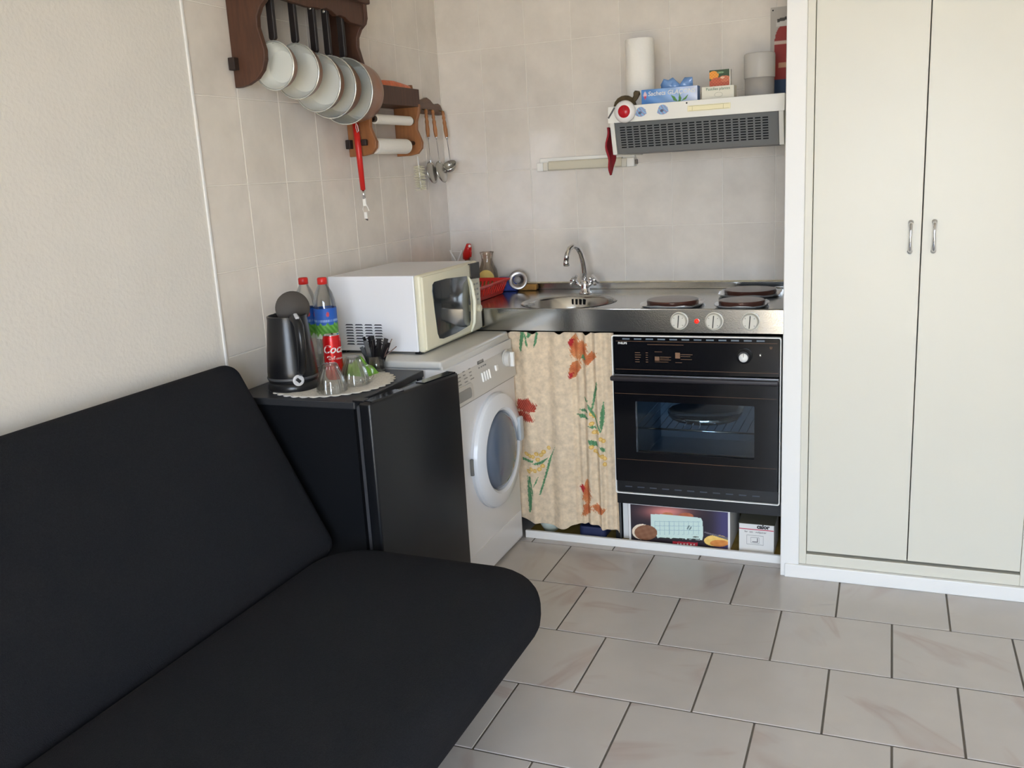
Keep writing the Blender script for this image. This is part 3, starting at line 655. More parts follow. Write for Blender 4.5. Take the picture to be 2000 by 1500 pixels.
obj('display', prism([(sy(-.032), 1.062), (MY1-.002, 1.056), (MY1-.002, MZ1-.004), (sy(-.034), MZ1-.003)], 'x', FX-.003, FX+.007, bev=.002), black_gl, mw)
obj('panel_knob', lathe([(0, 0), (.014, 0), (.013, .014), (0, .016)], 20, (FX+.004, sy(.02), .945), 'x'), cream_pl, ctl, auto=35)
bp_ = new_bm()
for r_ in range(4):
    for c_ in range(2): box(bp_, FX+.004, FX+.0056, sy(-.008)+c_*.026, sy(-.008)+c_*.026+.016, 1.035-r_*.020, 1.042-r_*.020)
obj('keypad_print', bp_, mat('keypad_grey', (150, 150, 142), .5), ctl)
vent_me = to_mesh('vent_slit', prism([(-.0165, -.0022), (.0165, -.0022), (.012, .0022), (-.012, .0022)], 'y', -.0006, .0006)); vent_me.materials.append(mat('vent_dark', (70, 70, 78), .7))
for c_ in range(4):
    for r_ in range(8):
        o = bpy.data.objects.new('vent_slit', vent_me); COL.objects.link(o); o.parent = mw; o.location = Vector((-.629+c_*.0385, MY0-.0004, .953-r_*.0098))-MTX[mw.name].translation
for x_, y_ in ((-.37, MY0+.02), (-.37, MY1-.03), (-.67, MY0+.02), (-.67, MY1-.03)): obj('foot', B(x_-.012, x_+.012, y_-.012, y_+.012, .8505, .862, bev=.002), black_pl, mw)

# ================================================================== FRIDGE
FZ, FY0, FY1 = .826, -1.005, -.578
fg = thing('mini_fridge', 'black mini fridge with its door ajar beside the washing machine', 'fridge', (-.5, -.79, 0))
fm = mat('fridge_black', (20, 21, 24), .32)
cb_ = boxes([(-.725, -.290, FY0, FY0+.03, .03, FZ-.02), (-.725, -.290, FY1-.03, FY1, .03, FZ-.02), (-.725, -.70, FY0, FY1, .03, FZ-.02), (-.725, -.290, FY0, FY1, .03, .07)])
obj('cabinet', cb_, fm, fg)
obj('top_plate', B(-.727, -.284, FY0-.002, FY1+.002, FZ-.022, FZ, bev=.003), mat('fridge_top', (44, 45, 48), .45), fg)
obj('liner', boxes([(-.70, -.295, FY0+.03, FY0+.034, .07, FZ-.022), (-.70, -.295, FY1-.034, FY1-.03, .07, FZ-.022), (-.70, -.696, FY0+.03, FY1-.03, .07, FZ-.022)]), white_pl, fg)
def swing(bm, a=math.radians(-10.5)):  # about the hinge at the near front corner
    hx, hy = -.284, FY0+.004
    bmesh.ops.transform(bm, matrix=Matrix.Translation((hx, hy, 0)) @ Matrix.Rotation(a, 4, 'Z') @ Matrix.Translation((-hx, -hy, 0)), verts=bm.verts); return bm
fd = obj('door', swing(B(-.270, -.226, FY0-.002, FY1+.004, .04, FZ+.001, bev=.009, seg=3)), fm, fg, auto=40)
obj('gasket', swing(ring_frame(rrect(FY0+.006, FY1-.006, .05, FZ-.012, .01), rrect(FY0+.022, FY1-.022, .066, FZ-.028, .008), 'x', -.284, -.2705)), mat('gasket_grey', (62, 62, 66), .6), fd)
obj('door_lining', swing(B(-.275, -.270, FY0+.022, FY1-.022, .066, FZ-.028)), white_pl, fd)
for a, b in ((FY0+.012, FY0+.16), (FY1-.17, FY1-.006)): obj('door_cap', swing(B(-.266, -.231, a, b, FZ-.002, FZ+.004, bev=.0015)), black_gl, fd)
obj('hinge', B(-.292, -.255, FY0+.0, FY0+.035, FZ, FZ+.005, bev=.001), black_pl, fg)
for x_ in (-.69, -.32):
    for y_ in (FY0+.04, FY1-.04): obj('foot', lathe([(0, 0), (.018, 0), (.018, .03), (0, .03)], 14, (x_, y_, 0)), black_pl, fg)
#@@SMALL
# ================================================================== SOFA BED
SY0, SY1 = -2.95, -1.045
sb = thing('sofa_bed', 'black fabric click-clack sofa bed against the white wall', 'sofa', (-.1, -2.0, 0))
Ls = SY1-SY0
seat = slab(Ls, .70, .15, .17, .06, dome=.012)
placed(seat, (0, 0, 0), (0, 0, PI/2)); placed(seat, (-.025, (SY0+SY1)/2, .264), (0, .012, 0))
obj('seat', seat, black_fab, sb)
back = slab(Ls, .64, .14, .05, .045, dome=.008)
placed(back, (0, 0, 0), (0, 0, PI/2)); ang = math.radians(62)
# local x runs up the backrest, local z is its front normal
a_ = Vector((-math.cos(ang), 0, math.sin(ang))); n_ = Vector((math.sin(ang), 0, math.cos(ang)))
R_ = Matrix(((a_.x, 0, n_.x), (a_.y, 1, n_.y), (a_.z, 0, n_.z)))
if R_.determinant() < 0: R_ = Matrix(((a_.x, 0, n_.x), (a_.y, -1, n_.y), (a_.z, 0, n_.z)))
cmid = Vector((-.345, 0, .400))+a_*.312-n_*.142
bmesh.ops.transform(back, matrix=Matrix.Translation((cmid.x, (SY0+SY1)/2, cmid.z)) @ R_.to_4x4(), verts=back.verts)
bmesh.ops.recalc_face_normals(back, faces=back.faces)
obj('backrest', back, black_fab, sb)
frm = mat('sofa_frame_metal', (30, 30, 32), .5, .6)
obj('frame', boxes([(-.36, .12, SY0+.15, SY0+.19, .215, .262), (-.36, .12, SY1-.19, SY1-.15, .215, .262), (-.36, -.32, SY0+.15, SY1-.15, .215, .262), (.08, .12, SY0+.15, SY1-.15, .215, .262)]), frm, sb)
for x_ in (-.30, .04):
    for y_ in (SY0+.25, SY1-.25): obj('leg', T([(x_, y_, .216), (x_, y_, .0)], .02, seg=14), frm, sb)

# ================================================================== ON THE FRIDGE
TOP = FZ
def scallop():
    bm = new_bm(); cx, cy, n = -.487, -.800, 144; rings = []
    for k, (q, dz) in enumerate(((.02, .0014), (.08, .0018), (.12, .0014), (.15, .0022), (.172, .0014), (1, .002))):
        ring = []
        for i in range(n):
            t = 2*PI*i/n; r = q if k < 5 else .186+.010*abs(math.sin(t*18)); z = TOP+dz+(.0006 if (k > 0 and i % 4 < 2) else 0)
            ring.append(bm.verts.new((cx+r*math.cos(t), cy+r*math.sin(t), z)))
        rings.append(ring)
    for A, Bq in zip(rings, rings[1:]):
        for i in range(n): f = bm.faces.new((A[i], A[(i+1) % n], Bq[(i+1) % n], Bq[i])); f.smooth = True
    bm.faces.new(rings[0]); return bm
dy = tag(obj('doily', scallop(), mat('crochet_cotton', (224, 220, 212), .95, var=.12, vscale=160, bump=.8, bscale=260)), 'round white crocheted doily with scalloped edge on the fridge', 'doily')
sd = dy.modifiers.new('thickness', 'SOLIDIFY'); sd.thickness = .0012; sd.offset = -1
DT = TOP+.003
# kettle
KX, KY = -.580, -.876
kt = thing('electric_kettle', 'black electric kettle with its round lid flipped open', 'kettle', (KX, KY, DT))
kb = mat('kettle_black', (24, 24, 26), .28)
obj('power_base', lathe([(0, 0), (.078, 0), (.080, .006), (.078, .020), (.074, .024), (0, .024)], 40, (KX, KY, DT)), kb, kt, auto=40)
obj('body', lathe([(0, .025), (.074, .025), (.077, .034), (.076, .06), (.071, .12), (.064, .18), (.060, .215), (.0605, .226), (.056, .228), (.054, .222), (.052, .20), (0, .19)], 40, (KX, KY, DT)), kb, kt, auto=50)
obj('band', lathe([(.0775, .034), (.0785, .036), (.0785, .040), (.0775, .042)], 40, (KX, KY, DT)), mat('kettle_seam', (70, 70, 72), .4), kt)
hd = Vector((.80, -.60, 0)); hk = Vector((KX, KY, DT))
hb = new_bm(); hp = [hk+hd*.056+Vector((0, 0, .222)), hk+hd*.085+Vector((0, 0, .224)), hk+hd*.110+Vector((0, 0, .205)), hk+hd*.116+Vector((0, 0, .16)), hk+hd*.108+Vector((0, 0, .10)), hk+hd*.094+Vector((0, 0, .065)), hk+hd*.072+Vector((0, 0, .055))]
tube(hb, hp, [.012, .014, .014, .013, .012, .011, .010], seg=14)
hh = obj('handle', hb, kb, kt)
obj('lid_button', placed(B(-.012, .012, -.006, .006, -.004, .004, bev=.003), hk+hd*.094+Vector((0, 0, .232)), (0, .5, math.atan2(hd.y, hd.x))), mat('button_silver', (190, 190, 192), .3), hh)
sp = prism([(-.058, .17), (-.058, .226), (-.082, .226), (-.074, .20)], 'y', -.018, .018, bev=.006)
placed(sp, (0, 0, 0), (0, 0, math.atan2(-hd.y, -hd.x)+PI)); placed(sp, hk)
obj('spout', sp, kb, kt)
ld = lathe([(0, 0), (.048, 0), (.052, .003), (.052, .009), (.046, .012), (0, .013)], 36)
cd = Vector((.60, -.78, .12)).normalized(); q_ = Vector((0, 0, 1)).rotation_difference(cd).to_matrix().to_4x4()
lc = hk+Vector((.006, .026, .244)); bmesh.ops.transform(ld, matrix=Matrix.Translation(lc) @ q_, verts=ld.verts)
obj('lid', ld, mat('lid_dark', (58, 52, 46), .6), kt, auto=40)
sdv = Vector((.72, -.69, 0)).normalized()
sw_c = hk+sdv*.0775+Vector((0, 0, .036)); q2 = Vector((0, 0, 1)).rotation_difference(sdv).to_matrix().to_4x4()
swb = lathe([(0, 0), (.017, 0), (.017, .004), (.0125, .005), (.0125, .003), (0, .003)], 24); bmesh.ops.transform(swb, matrix=Matrix.Translation(sw_c) @ q2, verts=swb.verts)
sw = obj('switch', swb, MATS['button_silver'], kt, auto=35)
sw2 = B(-.008, .008, -.005, .005, 0, .007, bev=.002); bmesh.ops.transform(sw2, matrix=Matrix.Translation(sw_c) @ q2, verts=sw2.verts)
obj('rocker', sw2, black_pl, sw)
# water bottles
pet = clear_mat('clear_pet', (250, 252, 252), .06, .06)
def bottle_label(u, v):
    C = np.where((v > .46)[:, None], np.array((38, 92, 182), float), np.array((106, 166, 62), float))
    edge = .46+.06*np.sin(u*60); C = np.where(((v < edge) & (v > .2))[:, None], np.array((92, 158, 60), float)+(np.sin(u*90+v*30)*22)[:, None], C)
    C = np.where((v <= .12+.05*np.sin(u*70))[:, None], np.array((200, 214, 200), float), C)
    s = (np.hypot((u*12 % 3-1.5)*.5, (v-.80)*1.6) < .13); C = np.where(s[:, None], np.array((196, 70, 80), float), C)
    return np.where(((v > .56) & (v < .62) & (np.sin(u*260) > -.2))[:, None], np.array((150, 180, 226), float), C)
for (bx, by, lab) in ((-.655, -.665, 'clear water bottle with red cap just behind the kettle'), (-.580, -.668, 'clear water bottle with red cap between the soda can and the microwave')):
    bt_ = thing('water_bottle', lab, 'bottle', (bx, by, TOP+.001), group='water bottles on the fridge'); z0 = TOP+.001
    obj('body', lathe([(0, .004), (.02, .0), (.032, .002), (.036, .012), (.0365, .05), (.0345, .06), (.0365, .07), (.0365, .10), (.0345, .11), (.0365, .12), (.0365, .225), (.035, .242), (.0275, .270), (.0155, .292), (.0135, .310)], 32, (bx, by, z0)), pet, bt_)
    obj('cap', lathe([(0, .318), (.013, .318), (.0155, .315), (.0158, .297), (.0145, .296)], 24, (bx, by, z0), facet=lambda t, z: 1+.02*math.cos(24*t)), red_pl, bt_)
    obj('label_sleeve', printed(120, 40, lambda u, v: np.stack([bx+.0372*np.cos(u*2*PI), by+.0372*np.sin(u*2*PI), z0+.122+v*.098], -1), bottle_label), mottle, bt_, label='blue and green wrap label')
# soda can
CX, CY = -.515, -.745
cn = thing('soda_can', 'slim red soda can with white script lettering beside the kettle', 'can', (CX, CY, DT))
obj('body', lathe([(.023, 0), (.0255, .004), (.0288, .012), (.029, .016), (.029, .124), (.0288, .128), (.0262, .140), (.0258, .142)], 40, (CX, CY, DT)), mat('can_red', (196, 24, 28), .22, .25), cn)
obj('top', lathe([(.0258, .142), (.0262, .1435), (.0245, .1435), (.0235, .138), (0, .138)], 32, (CX, CY, DT)), chrome, cn)
ca = math.atan2(CAM.y-CY, CAM.x-CX)
obj('lettering', text('Coca-Cola', .036, (CX, CY, DT+.088), (1, 0, 0), (0, 0, 1), shear=.35, wrap=(.0290, ca-1.25), bold=.0006), mat('print_white', (225, 225, 220), .6), cn)
obj('lettering', text('GOÛT ORIGINAL', .0078, (CX, CY, DT+.066), (1, 0, 0), (0, 0, 1), wrap=(.0290, ca-.55)), mat('print_white', (225, 225, 220), .6), cn)
obj('white_swash', text('~', .05, (CX, CY, DT+.062), (1, 0, 0), (0, 0, 1), wrap=(.0290, ca-.75)), mat('print_white', (225, 225, 220), .6), cn)
# glass cups upside down
glass = clear_mat('cup_glass', (252, 253, 252), .03, .06)
def cup(gx, gy, lab, handle):
    c = thing('glass_cup', lab, 'cup', (gx, gy, DT), group='upturned glass cups on the doily')
    fc = lambda t, z: 1+.045*math.cos(12*t)
    obj('bowl', lathe([(.0435, 0), (.0445, .004), (.043, .02), (.037, .045), (.029, .066), (.0245, .078), (.0235, .084), (.021, .085), (.020, .080), (.024, .068), (.034, .044), (.040, .02), (.0415, .0)], 48, (gx, gy, DT), facet=fc), glass, c)
    obj('foot_ring', lathe([(0, .0845), (.020, .0845), (.022, .086), (.020, .0875), (0, .087)], 32, (gx, gy, DT)), glass, c)
    if handle:
        h = Vector((.94, .2, 0)).normalized(); k = Vector((gx, gy, DT))
        obj('handle', T([k+h*.031+Vector((0, 0, .060)), k+h*.048+Vector((0, 0, .058)), k+h*.060+Vector((0, 0, .045)), k+h*.061+Vector((0, 0, .028)), k+h*.053+Vector((0, 0, .018)), k+h*.041+Vector((0, 0, .014))], .004, seg=8), glass, c)
cup(-.420, -.910, 'upturned clear glass cup nearest the kettle switch', False)
cup(-.404, -.806, 'upturned clear glass cup with handle nearest the green packet', True)
# green packet and black sachets
pk = new_bm(); n, m_ = 16, 12; vs_ = []
for j in range(m_):
    for i in range(n):
        u_, v_ = i/(n-1), j/(m_-1); e = math.sin(PI*u_)**.5*math.sin(PI*v_)**.4
        vs_.append(pk.verts.new(((u_-.5)*.115, (v_-.5)*.06, .004+.046*e*(1+.18*math.sin(9*u_+5*v_)+.1*math.sin(17*u_*v_+2)))))
lo = [pk.verts.new((v.co.x, v.co.y, .0)) for v in vs_]
for j in range(m_-1):
    for i in range(n-1):
        a = j*n+i; f = pk.faces.new((vs_[a], vs_[a+1], vs_[a+1+n], vs_[a+n])); f.smooth = True; pk.faces.new((lo[a], lo[a+n], lo[a+1+n], lo[a+1]))
for i in range(n-1): pk.faces.new((vs_[i+1], vs_[i], lo[i], lo[i+1])); a = (m_-1)*n+i; pk.faces.new((vs_[a], vs_[a+1], lo[a+1], lo[a]))
for j in range(m_-1): pk.faces.new((vs_[j*n], vs_[(j+1)*n], lo[(j+1)*n], lo[j*n])); a = j*n+n-1; pk.faces.new((vs_[a+n], vs_[a], lo[a], lo[a+n]))
placed(pk, (-.470, -.676, DT+.0005), (0, 0, -.1))
tag(obj('snack_packet', pk, mat('green_foil', (126, 186, 62), .3, var=.25, vscale=30, bump=.6, bscale=70)), 'crumpled green snack packet beside the black stick sachets', 'packet')
tg = thing('glass_tumbler', 'clear tumbler holding the black stick sachets', 'tumbler', (-.438, -.612, DT))
GX, GY = -.438, -.612
obj('wall', lathe([(0, 0), (.026, 0), (.028, .004), (.031, .05), (.0295, .05), (.0265, .006), (0, .005)], 28, (GX, GY, DT)), glass, tg)
stick_m = mat('sachet_black', (28, 24, 26), .35, var=.3, vscale=90); rr = random.Random(3)
for i in range(22):
    le = rr.uniform(.072, .110); wd_ = rr.uniform(.0045, .0075); q = (i-10.5)/10.5
    bb = B(-wd_, wd_, -.0014, .0014, 0, le, bev=.0006, seg=1)
    for f in bb.faces: f.smooth = False
    placed(bb, (0, 0, 0), (0, 0, rr.uniform(-.9, .9)+.6))
    placed(bb, (GX+q*.012, GY+(-.012, -.003, .006)[i % 3], DT+.006), (rr.uniform(-.12, .12), q*.42+rr.uniform(-.06, .06), 0))
    sc_ = tag(obj('stick_sachet', bb, stick_m), 'black paper stick sachet in the bundle in front of the microwave', 'sachet', 'black stick sachets in the tumbler')
for i, (tx, tz) in enumerate(((.060, .075), (.075, .050))):
    tag(obj('drink_stirrer', T([(GX, GY, DT+.008), (GX+.03, GY, DT+.045), (GX+tx, GY+.01, DT+tz+.03)], .0016, seg=6), mat('stirrer_brown', (110, 84, 76), .4)), 'thin %s leaning out of the sachet tumbler towards the washing machine' % ('steep stirrer', 'shallow stirrer')[i], 'stirrer')

# ================================================================== ON THE WORKTOP
# dish rack
rk = thing('dish_rack', 'red plastic dish rack on the worktop behind the microwave', 'dish rack', (-.43, .30, CT))
rx0, rx1, ry0, ry1, rz = -.68, -.405, .11, .485, CT+.002
fl = .022
rkm = mat('rack_red', (214, 44, 34), .4)
def wall_quad(p0, p1, q0, q1, t=.003, slots=0, sl=(.25, .8)):
    """slanted rack wall from bottom edge p0-p1 to top edge q0-q1, cut by upright slots"""
    bm = new_bm(); p0, p1, q0, q1 = map(Vector, (p0, p1, q0, q1)); nrm = (p1-p0).cross(q0-p0).normalized()*t
    def pt(s, v): return (p0.lerp(p1, s)).lerp(q0.lerp(q1, s), v)
    def piece(s0, s1, v0, v1):
        a = [pt(s0, v0), pt(s1, v0), pt(s1, v1), pt(s0, v1)]; f_ = [bm.verts.new(x) for x in a]; b_ = [bm.verts.new(x-nrm) for x in a]
        bm.faces.new(f_); bm.faces.new(b_[::-1])
        for i in range(4): bm.faces.new((f_[i], b_[i], b_[(i+1) % 4], f_[(i+1) % 4]))
    if not slots: piece(0, 1, 0, 1); return bm
    piece(0, 1, 0, sl[0]); piece(0, 1, sl[1], 1); n = slots*2+1
    for i in range(0, n, 2): piece(i/n, (i+1)/n, sl[0], sl[1])
    return bm
h_ = .062
A_, B_, C_, D_ = (rx0+fl, ry0+fl, rz), (rx1-fl, ry0+fl, rz), (rx1-fl, ry1-fl, rz), (rx0+fl, ry1-fl, rz)
a_, b_, c_, d_ = (rx0, ry0, rz+h_), (rx1, ry0, rz+h_), (rx1, ry1, rz+h_), (rx0, ry1, rz+h_)
obj('front_wall', wall_quad(A_, B_, a_, b_, slots=14), rkm, rk); obj('side_wall', wall_quad(B_, C_, b_, c_, slots=14), rkm, rk)
obj('back_wall', wall_quad(C_, D_, c_, d_, slots=14), rkm, rk); obj('side_wall', wall_quad(D_, A_, d_, a_, slots=14), rkm, rk)
obj('base', boxes([(rx0+fl, rx1-fl, ry0+fl+i*.044, ry0+fl+i*.044+.02, rz, rz+.004) for i in range(8)]+[(rx0+fl, rx0+fl+.02, ry0+fl, ry1-fl, rz, rz+.004), (rx1-fl-.02, rx1-fl, ry0+fl, ry1-fl, rz, rz+.004)]), rkm, rk)
obj('rim', ring_frame(rrect(rx0-.010, rx1+.010, ry0-.010, ry1+.010, .02), rrect(rx0, rx1, ry0, ry1, .012), 'z', rz+h_-.004, rz+h_+.002), rkm, rk)
# cleaning bottle with yellow label, behind rack
BX, BY = -.532, .555
cbt = thing('cleaning_bottle', 'clear cleaning bottle with a round yellow label behind the red rack', 'bottle', (BX, BY, CT))
pr_ = [(0, .0), (.040, 0), (.046, .006), (.047, .05), (.042, .09), (.030, .115), (.024, .135), (.027, .16), (.032, .172), (.028, .172)]
obj('body', placed(lathe(pr_, 32), (BX, BY, CT+.001)), clear_mat('soap_clear', (240, 234, 226), .08, .06), cbt)
lb = lathe([(0, 0), (.036, 0), (.036, .0012), (0, .0014)], 32); placed(lb, (BX+.012, BY-.047, CT+.062), (math.radians(90), 0, .2))
obj('label_disc', lb, mat('label_yellow', (226, 206, 126), .5), cbt)
obj('lettering', text('BRILLANT', .0125, (BX-.012, BY-.050, CT+.074), (1, .2, 0), (0, 0, 1), bold=.0006), mat('print_violet', (86, 60, 150), .6), cbt)
# spray bottle with red trigger
SPX, SPY = -.622, .545
spb = thing('spray_bottle', 'spray bottle with a red trigger head in the corner', 'spray bottle', (SPX, SPY, CT))
obj('body', lathe([(0, 0), (.030, 0), (.033, .005), (.033, .09), (.026, .12), (.013, .135), (.013, .15), (0, .15)], 28, (SPX, SPY, CT+.001)), clear_mat('soap_clear'), spb)
hd_ = new_bm(); tube(hd_, [(SPX-.006, SPY, CT+.145), (SPX, SPY-.004, CT+.168), (SPX+.012, SPY-.010, CT+.192), (SPX+.016, SPY-.012, CT+.212)], [.016, .019, .016, .010], seg=12)
hq = obj('trigger_head', hd_, red_pl, spb)
obj('trigger', T([(SPX+.018, SPY-.012, CT+.188), (SPX+.026, SPY-.018, CT+.172), (SPX+.022, SPY-.016, CT+.155)], .005, seg=8), red_pl, hq)
obj('nozzle', T([(SPX+.016, SPY-.014, CT+.202), (SPX+.024, SPY-.020, CT+.203)], .006, seg=10), white_pl, hq)
# forked white scraper
fx, fy = -.690, .575; fz = CT+.125
fk = new_bm(); tube(fk, [(fx, fy, CT+.004), (fx, fy, fz+.005)], .005, seg=8)
tube(fk, [(fx-.030, fy, fz+.058), (fx-.026, fy, fz+.045), (fx-.012, fy, fz+.022), (fx, fy, fz)], .0035, seg=8); tube(fk, [(fx+.026, fy, fz+.056), (fx+.024, fy, fz+.045), (fx+.012, fy, fz+.022), (fx, fy, fz)], .0035, seg=8)
tube(fk, [(fx-.028, fy, fz+.050), (fx+.026, fy, fz+.050)], .0015, seg=6)
tag(obj('peeler', fk, white_pl), 'pale forked peeler standing upright in the wall corner', 'peeler')
# sponges and drain strainer
tag(obj('sponge', placed(B(-.042, .042, -.014, .014, 0, .062, bev=.006), (-.432, .540, CT+.001), (-.10, 0, .10)), mat('blue_sponge', (58, 76, 150), .9, var=.2, vscale=60, bump=.8, bscale=120)), 'blue sponge on edge between red rack and strainer', 'sponge')
tag(obj('scourer', placed(B(-.045, .045, -.02, .02, 0, .026, bev=.008), (-.350, .570, CT+.001), (0, 0, .1)), mat('amber_sponge', (176, 128, 66), .9, var=.2, vscale=60, bump=.8, bscale=120)), 'amber scourer lying against the steel upstand', 'sponge')
st = thing('sink_strainer', 'round metal sink strainer leaning by the blue sponge', 'strainer', (-.38, .545, CT))
s1 = lathe([(0, -.012), (.018, -.012), (.022, -.004), (.026, 0), (.040, .002), (.043, 0), (.043, -.002), (.028, -.003)], 36); placed(s1, (-.381, .535, CT+.050), (math.radians(72), 0, .25))
obj('dish', s1, mat('dull_steel', (176, 172, 170), .35, 1.), st)
s2 = lathe([(0, 0), (.014, 0), (.016, .004), (0, .006)], 24); placed(s2, (-.3825, .531, CT+.050), (math.radians(72), 0, .25))
obj('plug', s2, mat('plug_grey', (150, 146, 146), .5), st)
#@@WALLS
# ================================================================== PAN RACK ON THE LEFT WALL
pr = thing('pan_rack', 'dark walnut wall rack with scalloped rail, holding five saucepans', 'rack', (XL+.06, -.5, 1.735))
RY0, RY1 = -.795, -.215
def end_board(dx=0):
    w_ = XL+.0015
    o = [(w_, 2.16), (w_, 1.737), (XL+.018, 1.737), (XL+.05, 1.742), (XL+.085, 1.757), (XL+.108, 1.779), (XL+.120, 1.808), (XL+.122, 1.836), (XL+.114, 1.868), (XL+.106, 1.900), (XL+.108, 1.930), (XL+.122, 1.955), (XL+.142, 1.972), (XL+.148, 1.99), (XL+.148, 2.16)]
    return o
for y_ in (RY0, RY1-.02): obj('end_board', prism(end_board(), 'y', y_, y_+.02, bev=.003), walnut, pr)
ap = [(RY0+.02, 2.002), (RY0+.06, 1.996), (-.70, 1.986), (-.64, 1.984), (-.57, 1.982), (-.52, 1.986), (-.50, 1.984), (-.47, 1.992), (-.44, 1.988), (-.41, 1.976), (-.385, 1.980), (-.36, 1.978), (-.33, 1.966), (-.30, 1.964), (RY1-.02, 1.964), (RY1-.02, 2.06), (RY0+.02, 2.06)]
obj('rail_apron', prism(ap, 'x', XL+.125, XL+.143, bev=.002), walnut, pr)
obj('cornice', boxes([(XL+.11, XL+.158, RY0-.008, RY1+.008, 2.036, 2.062)], bev=.005), walnut, pr)
obj('shelf', B(XL+.002, XL+.15, RY0+.02, RY1-.02, 2.066, 2.084), walnut, pr)
obj('hook_rail', T([(XL+.112, RY0+.02, 2.01), (XL+.112, RY1-.02, 2.01)], .006, seg=10), mat('dark_iron', (34, 30, 28), .5, .5), pr)
obj('tenon', B(XL+.003, XL+.026, RY0-.022, RY0, 1.786, 1.822, bev=.002), mat('dark_peg', (44, 32, 26), .6), pr)
obj('tenon', B(XL+.003, XL+.026, RY1, RY1+.022, 1.786, 1.822, bev=.002), MATS['dark_peg'], pr)
PX = -.618
inner_m = mat('pan_enamel', (214, 216, 210), .3); copper = mat('pan_copper_brown', (140, 92, 62), .3, .15)
hand_m = mat('pan_handle', (30, 24, 22), .5)
pans = [(.069, -.750, 1.794, .044, 'smallest white-lined saucepan, beside the near end of the dark rack'), (.081, -.636, 1.786, .047, 'second smallest white-lined saucepan on the dark rack'), (.0885, -.530, 1.759, .050, 'middle one of the five hanging saucepans'), (.0975, -.452, 1.750, .074, 'second largest saucepan with brown outside on the dark rack'), (.1065, -.362, 1.742, .108, 'largest saucepan with copper brown outside, furthest along the dark rack')]
for i, (r, py, pz, dp, lab) in enumerate(pans):
    tp = .015 if i < 3 else (.026, .018)[i-3]
    p = thing('saucepan', lab, 'saucepan', (PX, py, pz), group='saucepans hanging on the dark rack')
    obj('outer', lathe([(r+.003, .0), (r+.001, -.004), (r-tp*.3, -dp*.6), (r-tp*.65, -dp+.008), (r-tp, -dp), (0, -dp)], 48, (PX, py, pz), '-y'), copper, p)
    obj('lining', lathe([(r-.001, .0), (r-.003, -.006), (r-.005-tp*.3, -dp*.6), (r-.006-tp*.65, -dp+.010), (r-.008-tp, -dp+.004), (0, -dp+.004)], 48, (PX, py, pz), '-y'), inner_m, p, auto=32)
    obj('rim', T([(PX+(r+.001)*math.cos(t*PI/24), py, pz+(r+.001)*math.sin(t*PI/24)) for t in range(48)], .0028, closed=True, seg=8), mat('rim_steel', (214, 214, 206), .25, .6), p)
    zt = pz+r; top = 2.012 if i < 2 else 2.005
    ho = obj('handle', prism(rrect(PX-.0125, PX+.0125, zt+.004, top, .009), 'y', py+.004, py+.018, bev=.004), hand_m, p)
    obj('ferrule', B(PX-.006, PX+.006, py+.006, py+.015, zt-.004, zt+.016, bev=.002), mat('rim_steel'), p)
    obj('hanging_eye', lathe([(0, 0), (.005, 0), (.005, .001), (0, .001)], 12, (PX, py+.004, top-.018), '-y'), mat('rim_steel'), ho)

# ================================================================== ROLL HOLDER
rh = thing('roll_holder', 'honey pine kitchen roll holder shelf below the saucepans', 'roll holder', (XL+.06, .01, 1.53))
def roll_board():
    w_ = XL+.0015
    return [(w_, 1.80), (w_, 1.530), (XL+.06, 1.530), (XL+.095, 1.536), (XL+.115, 1.556), (XL+.118, 1.58), (XL+.108, 1.605), (XL+.098, 1.63), (XL+.10, 1.66), (XL+.112, 1.69), (XL+.116, 1.72), (XL+.105, 1.75), (XL+.09, 1.775), (XL+.086, 1.80)]
for y_, m_ in ((-.180, oakw), (.180, oakw)): obj('end_board', prism(roll_board(), 'y', y_, y_+.018, bev=.003), m_, rh)
obj('tray_front', B(XL+.10, XL+.114, -.162, .196, 1.715, 1.782, bev=.002), walnut, rh)
obj('tray_base', B(XL+.002, XL+.10, -.162, .18, 1.715, 1.728), walnut, rh)
obj('tenon', B(XL+.002, XL+.022, -.202, -.18, 1.558, 1.590, bev=.002), MATS['dark_peg'], rh)
for y_ in (-.194, .198): obj('peg', B(XL+.070, XL+.092, y_-.014 if y_ < 0 else y_, y_ if y_ < 0 else y_+.014, 1.566, 1.588, bev=.003), MATS['dark_peg'], rh)
obj('dowel', T([(XL+.08, -.17, 1.578), (XL+.08, .19, 1.578)], .008, seg=12), walnut, rh)
obj('dowel', T([(XL+.08, -.17, 1.668), (XL+.08, .19, 1.668)], .006, seg=12), walnut, rh)
tag(obj('paper_roll', lathe([(.012, 0), (.028, 0), (.0285, .003), (.0285, .247), (.028, .25), (.012, .25), (.012, 0)], 32, (XL+.08, -.135, 1.565), 'y'), paper_w, auto=40), 'white kitchen paper roll on the lower dowel of the pine holder', 'paper roll')
fr_ = thing('film_roll', 'thin white cling film roll on the upper dowel of the pine holder', 'film roll', (XL+.08, 0, 1.65))
obj('film', lathe([(.009, 0), (.018, 0), (.018, .27), (.009, .27), (.009, 0)], 28, (XL+.085, -.12, 1.662), 'y'), paper_w, fr_, auto=40)
obj('core', lathe([(.0085, -.012), (.012, -.012), (.012, .29), (.0085, .29), (.0085, -.012)], 20, (XL+.085, -.12, 1.662), 'y'), mat('core_card', (96, 84, 72), .8), fr_, auto=40)
pk2 = prism([(-.13, .0), (.12, .0), (.16, .022), (.15, .040), (.08, .046), (.02, .05), (-.05, .048), (-.13, .042)], 'x', -.03, .03, bev=.012, seg=3)
placed(pk2, (XL+.072, .01, 1.7555), (0, 0, .02))
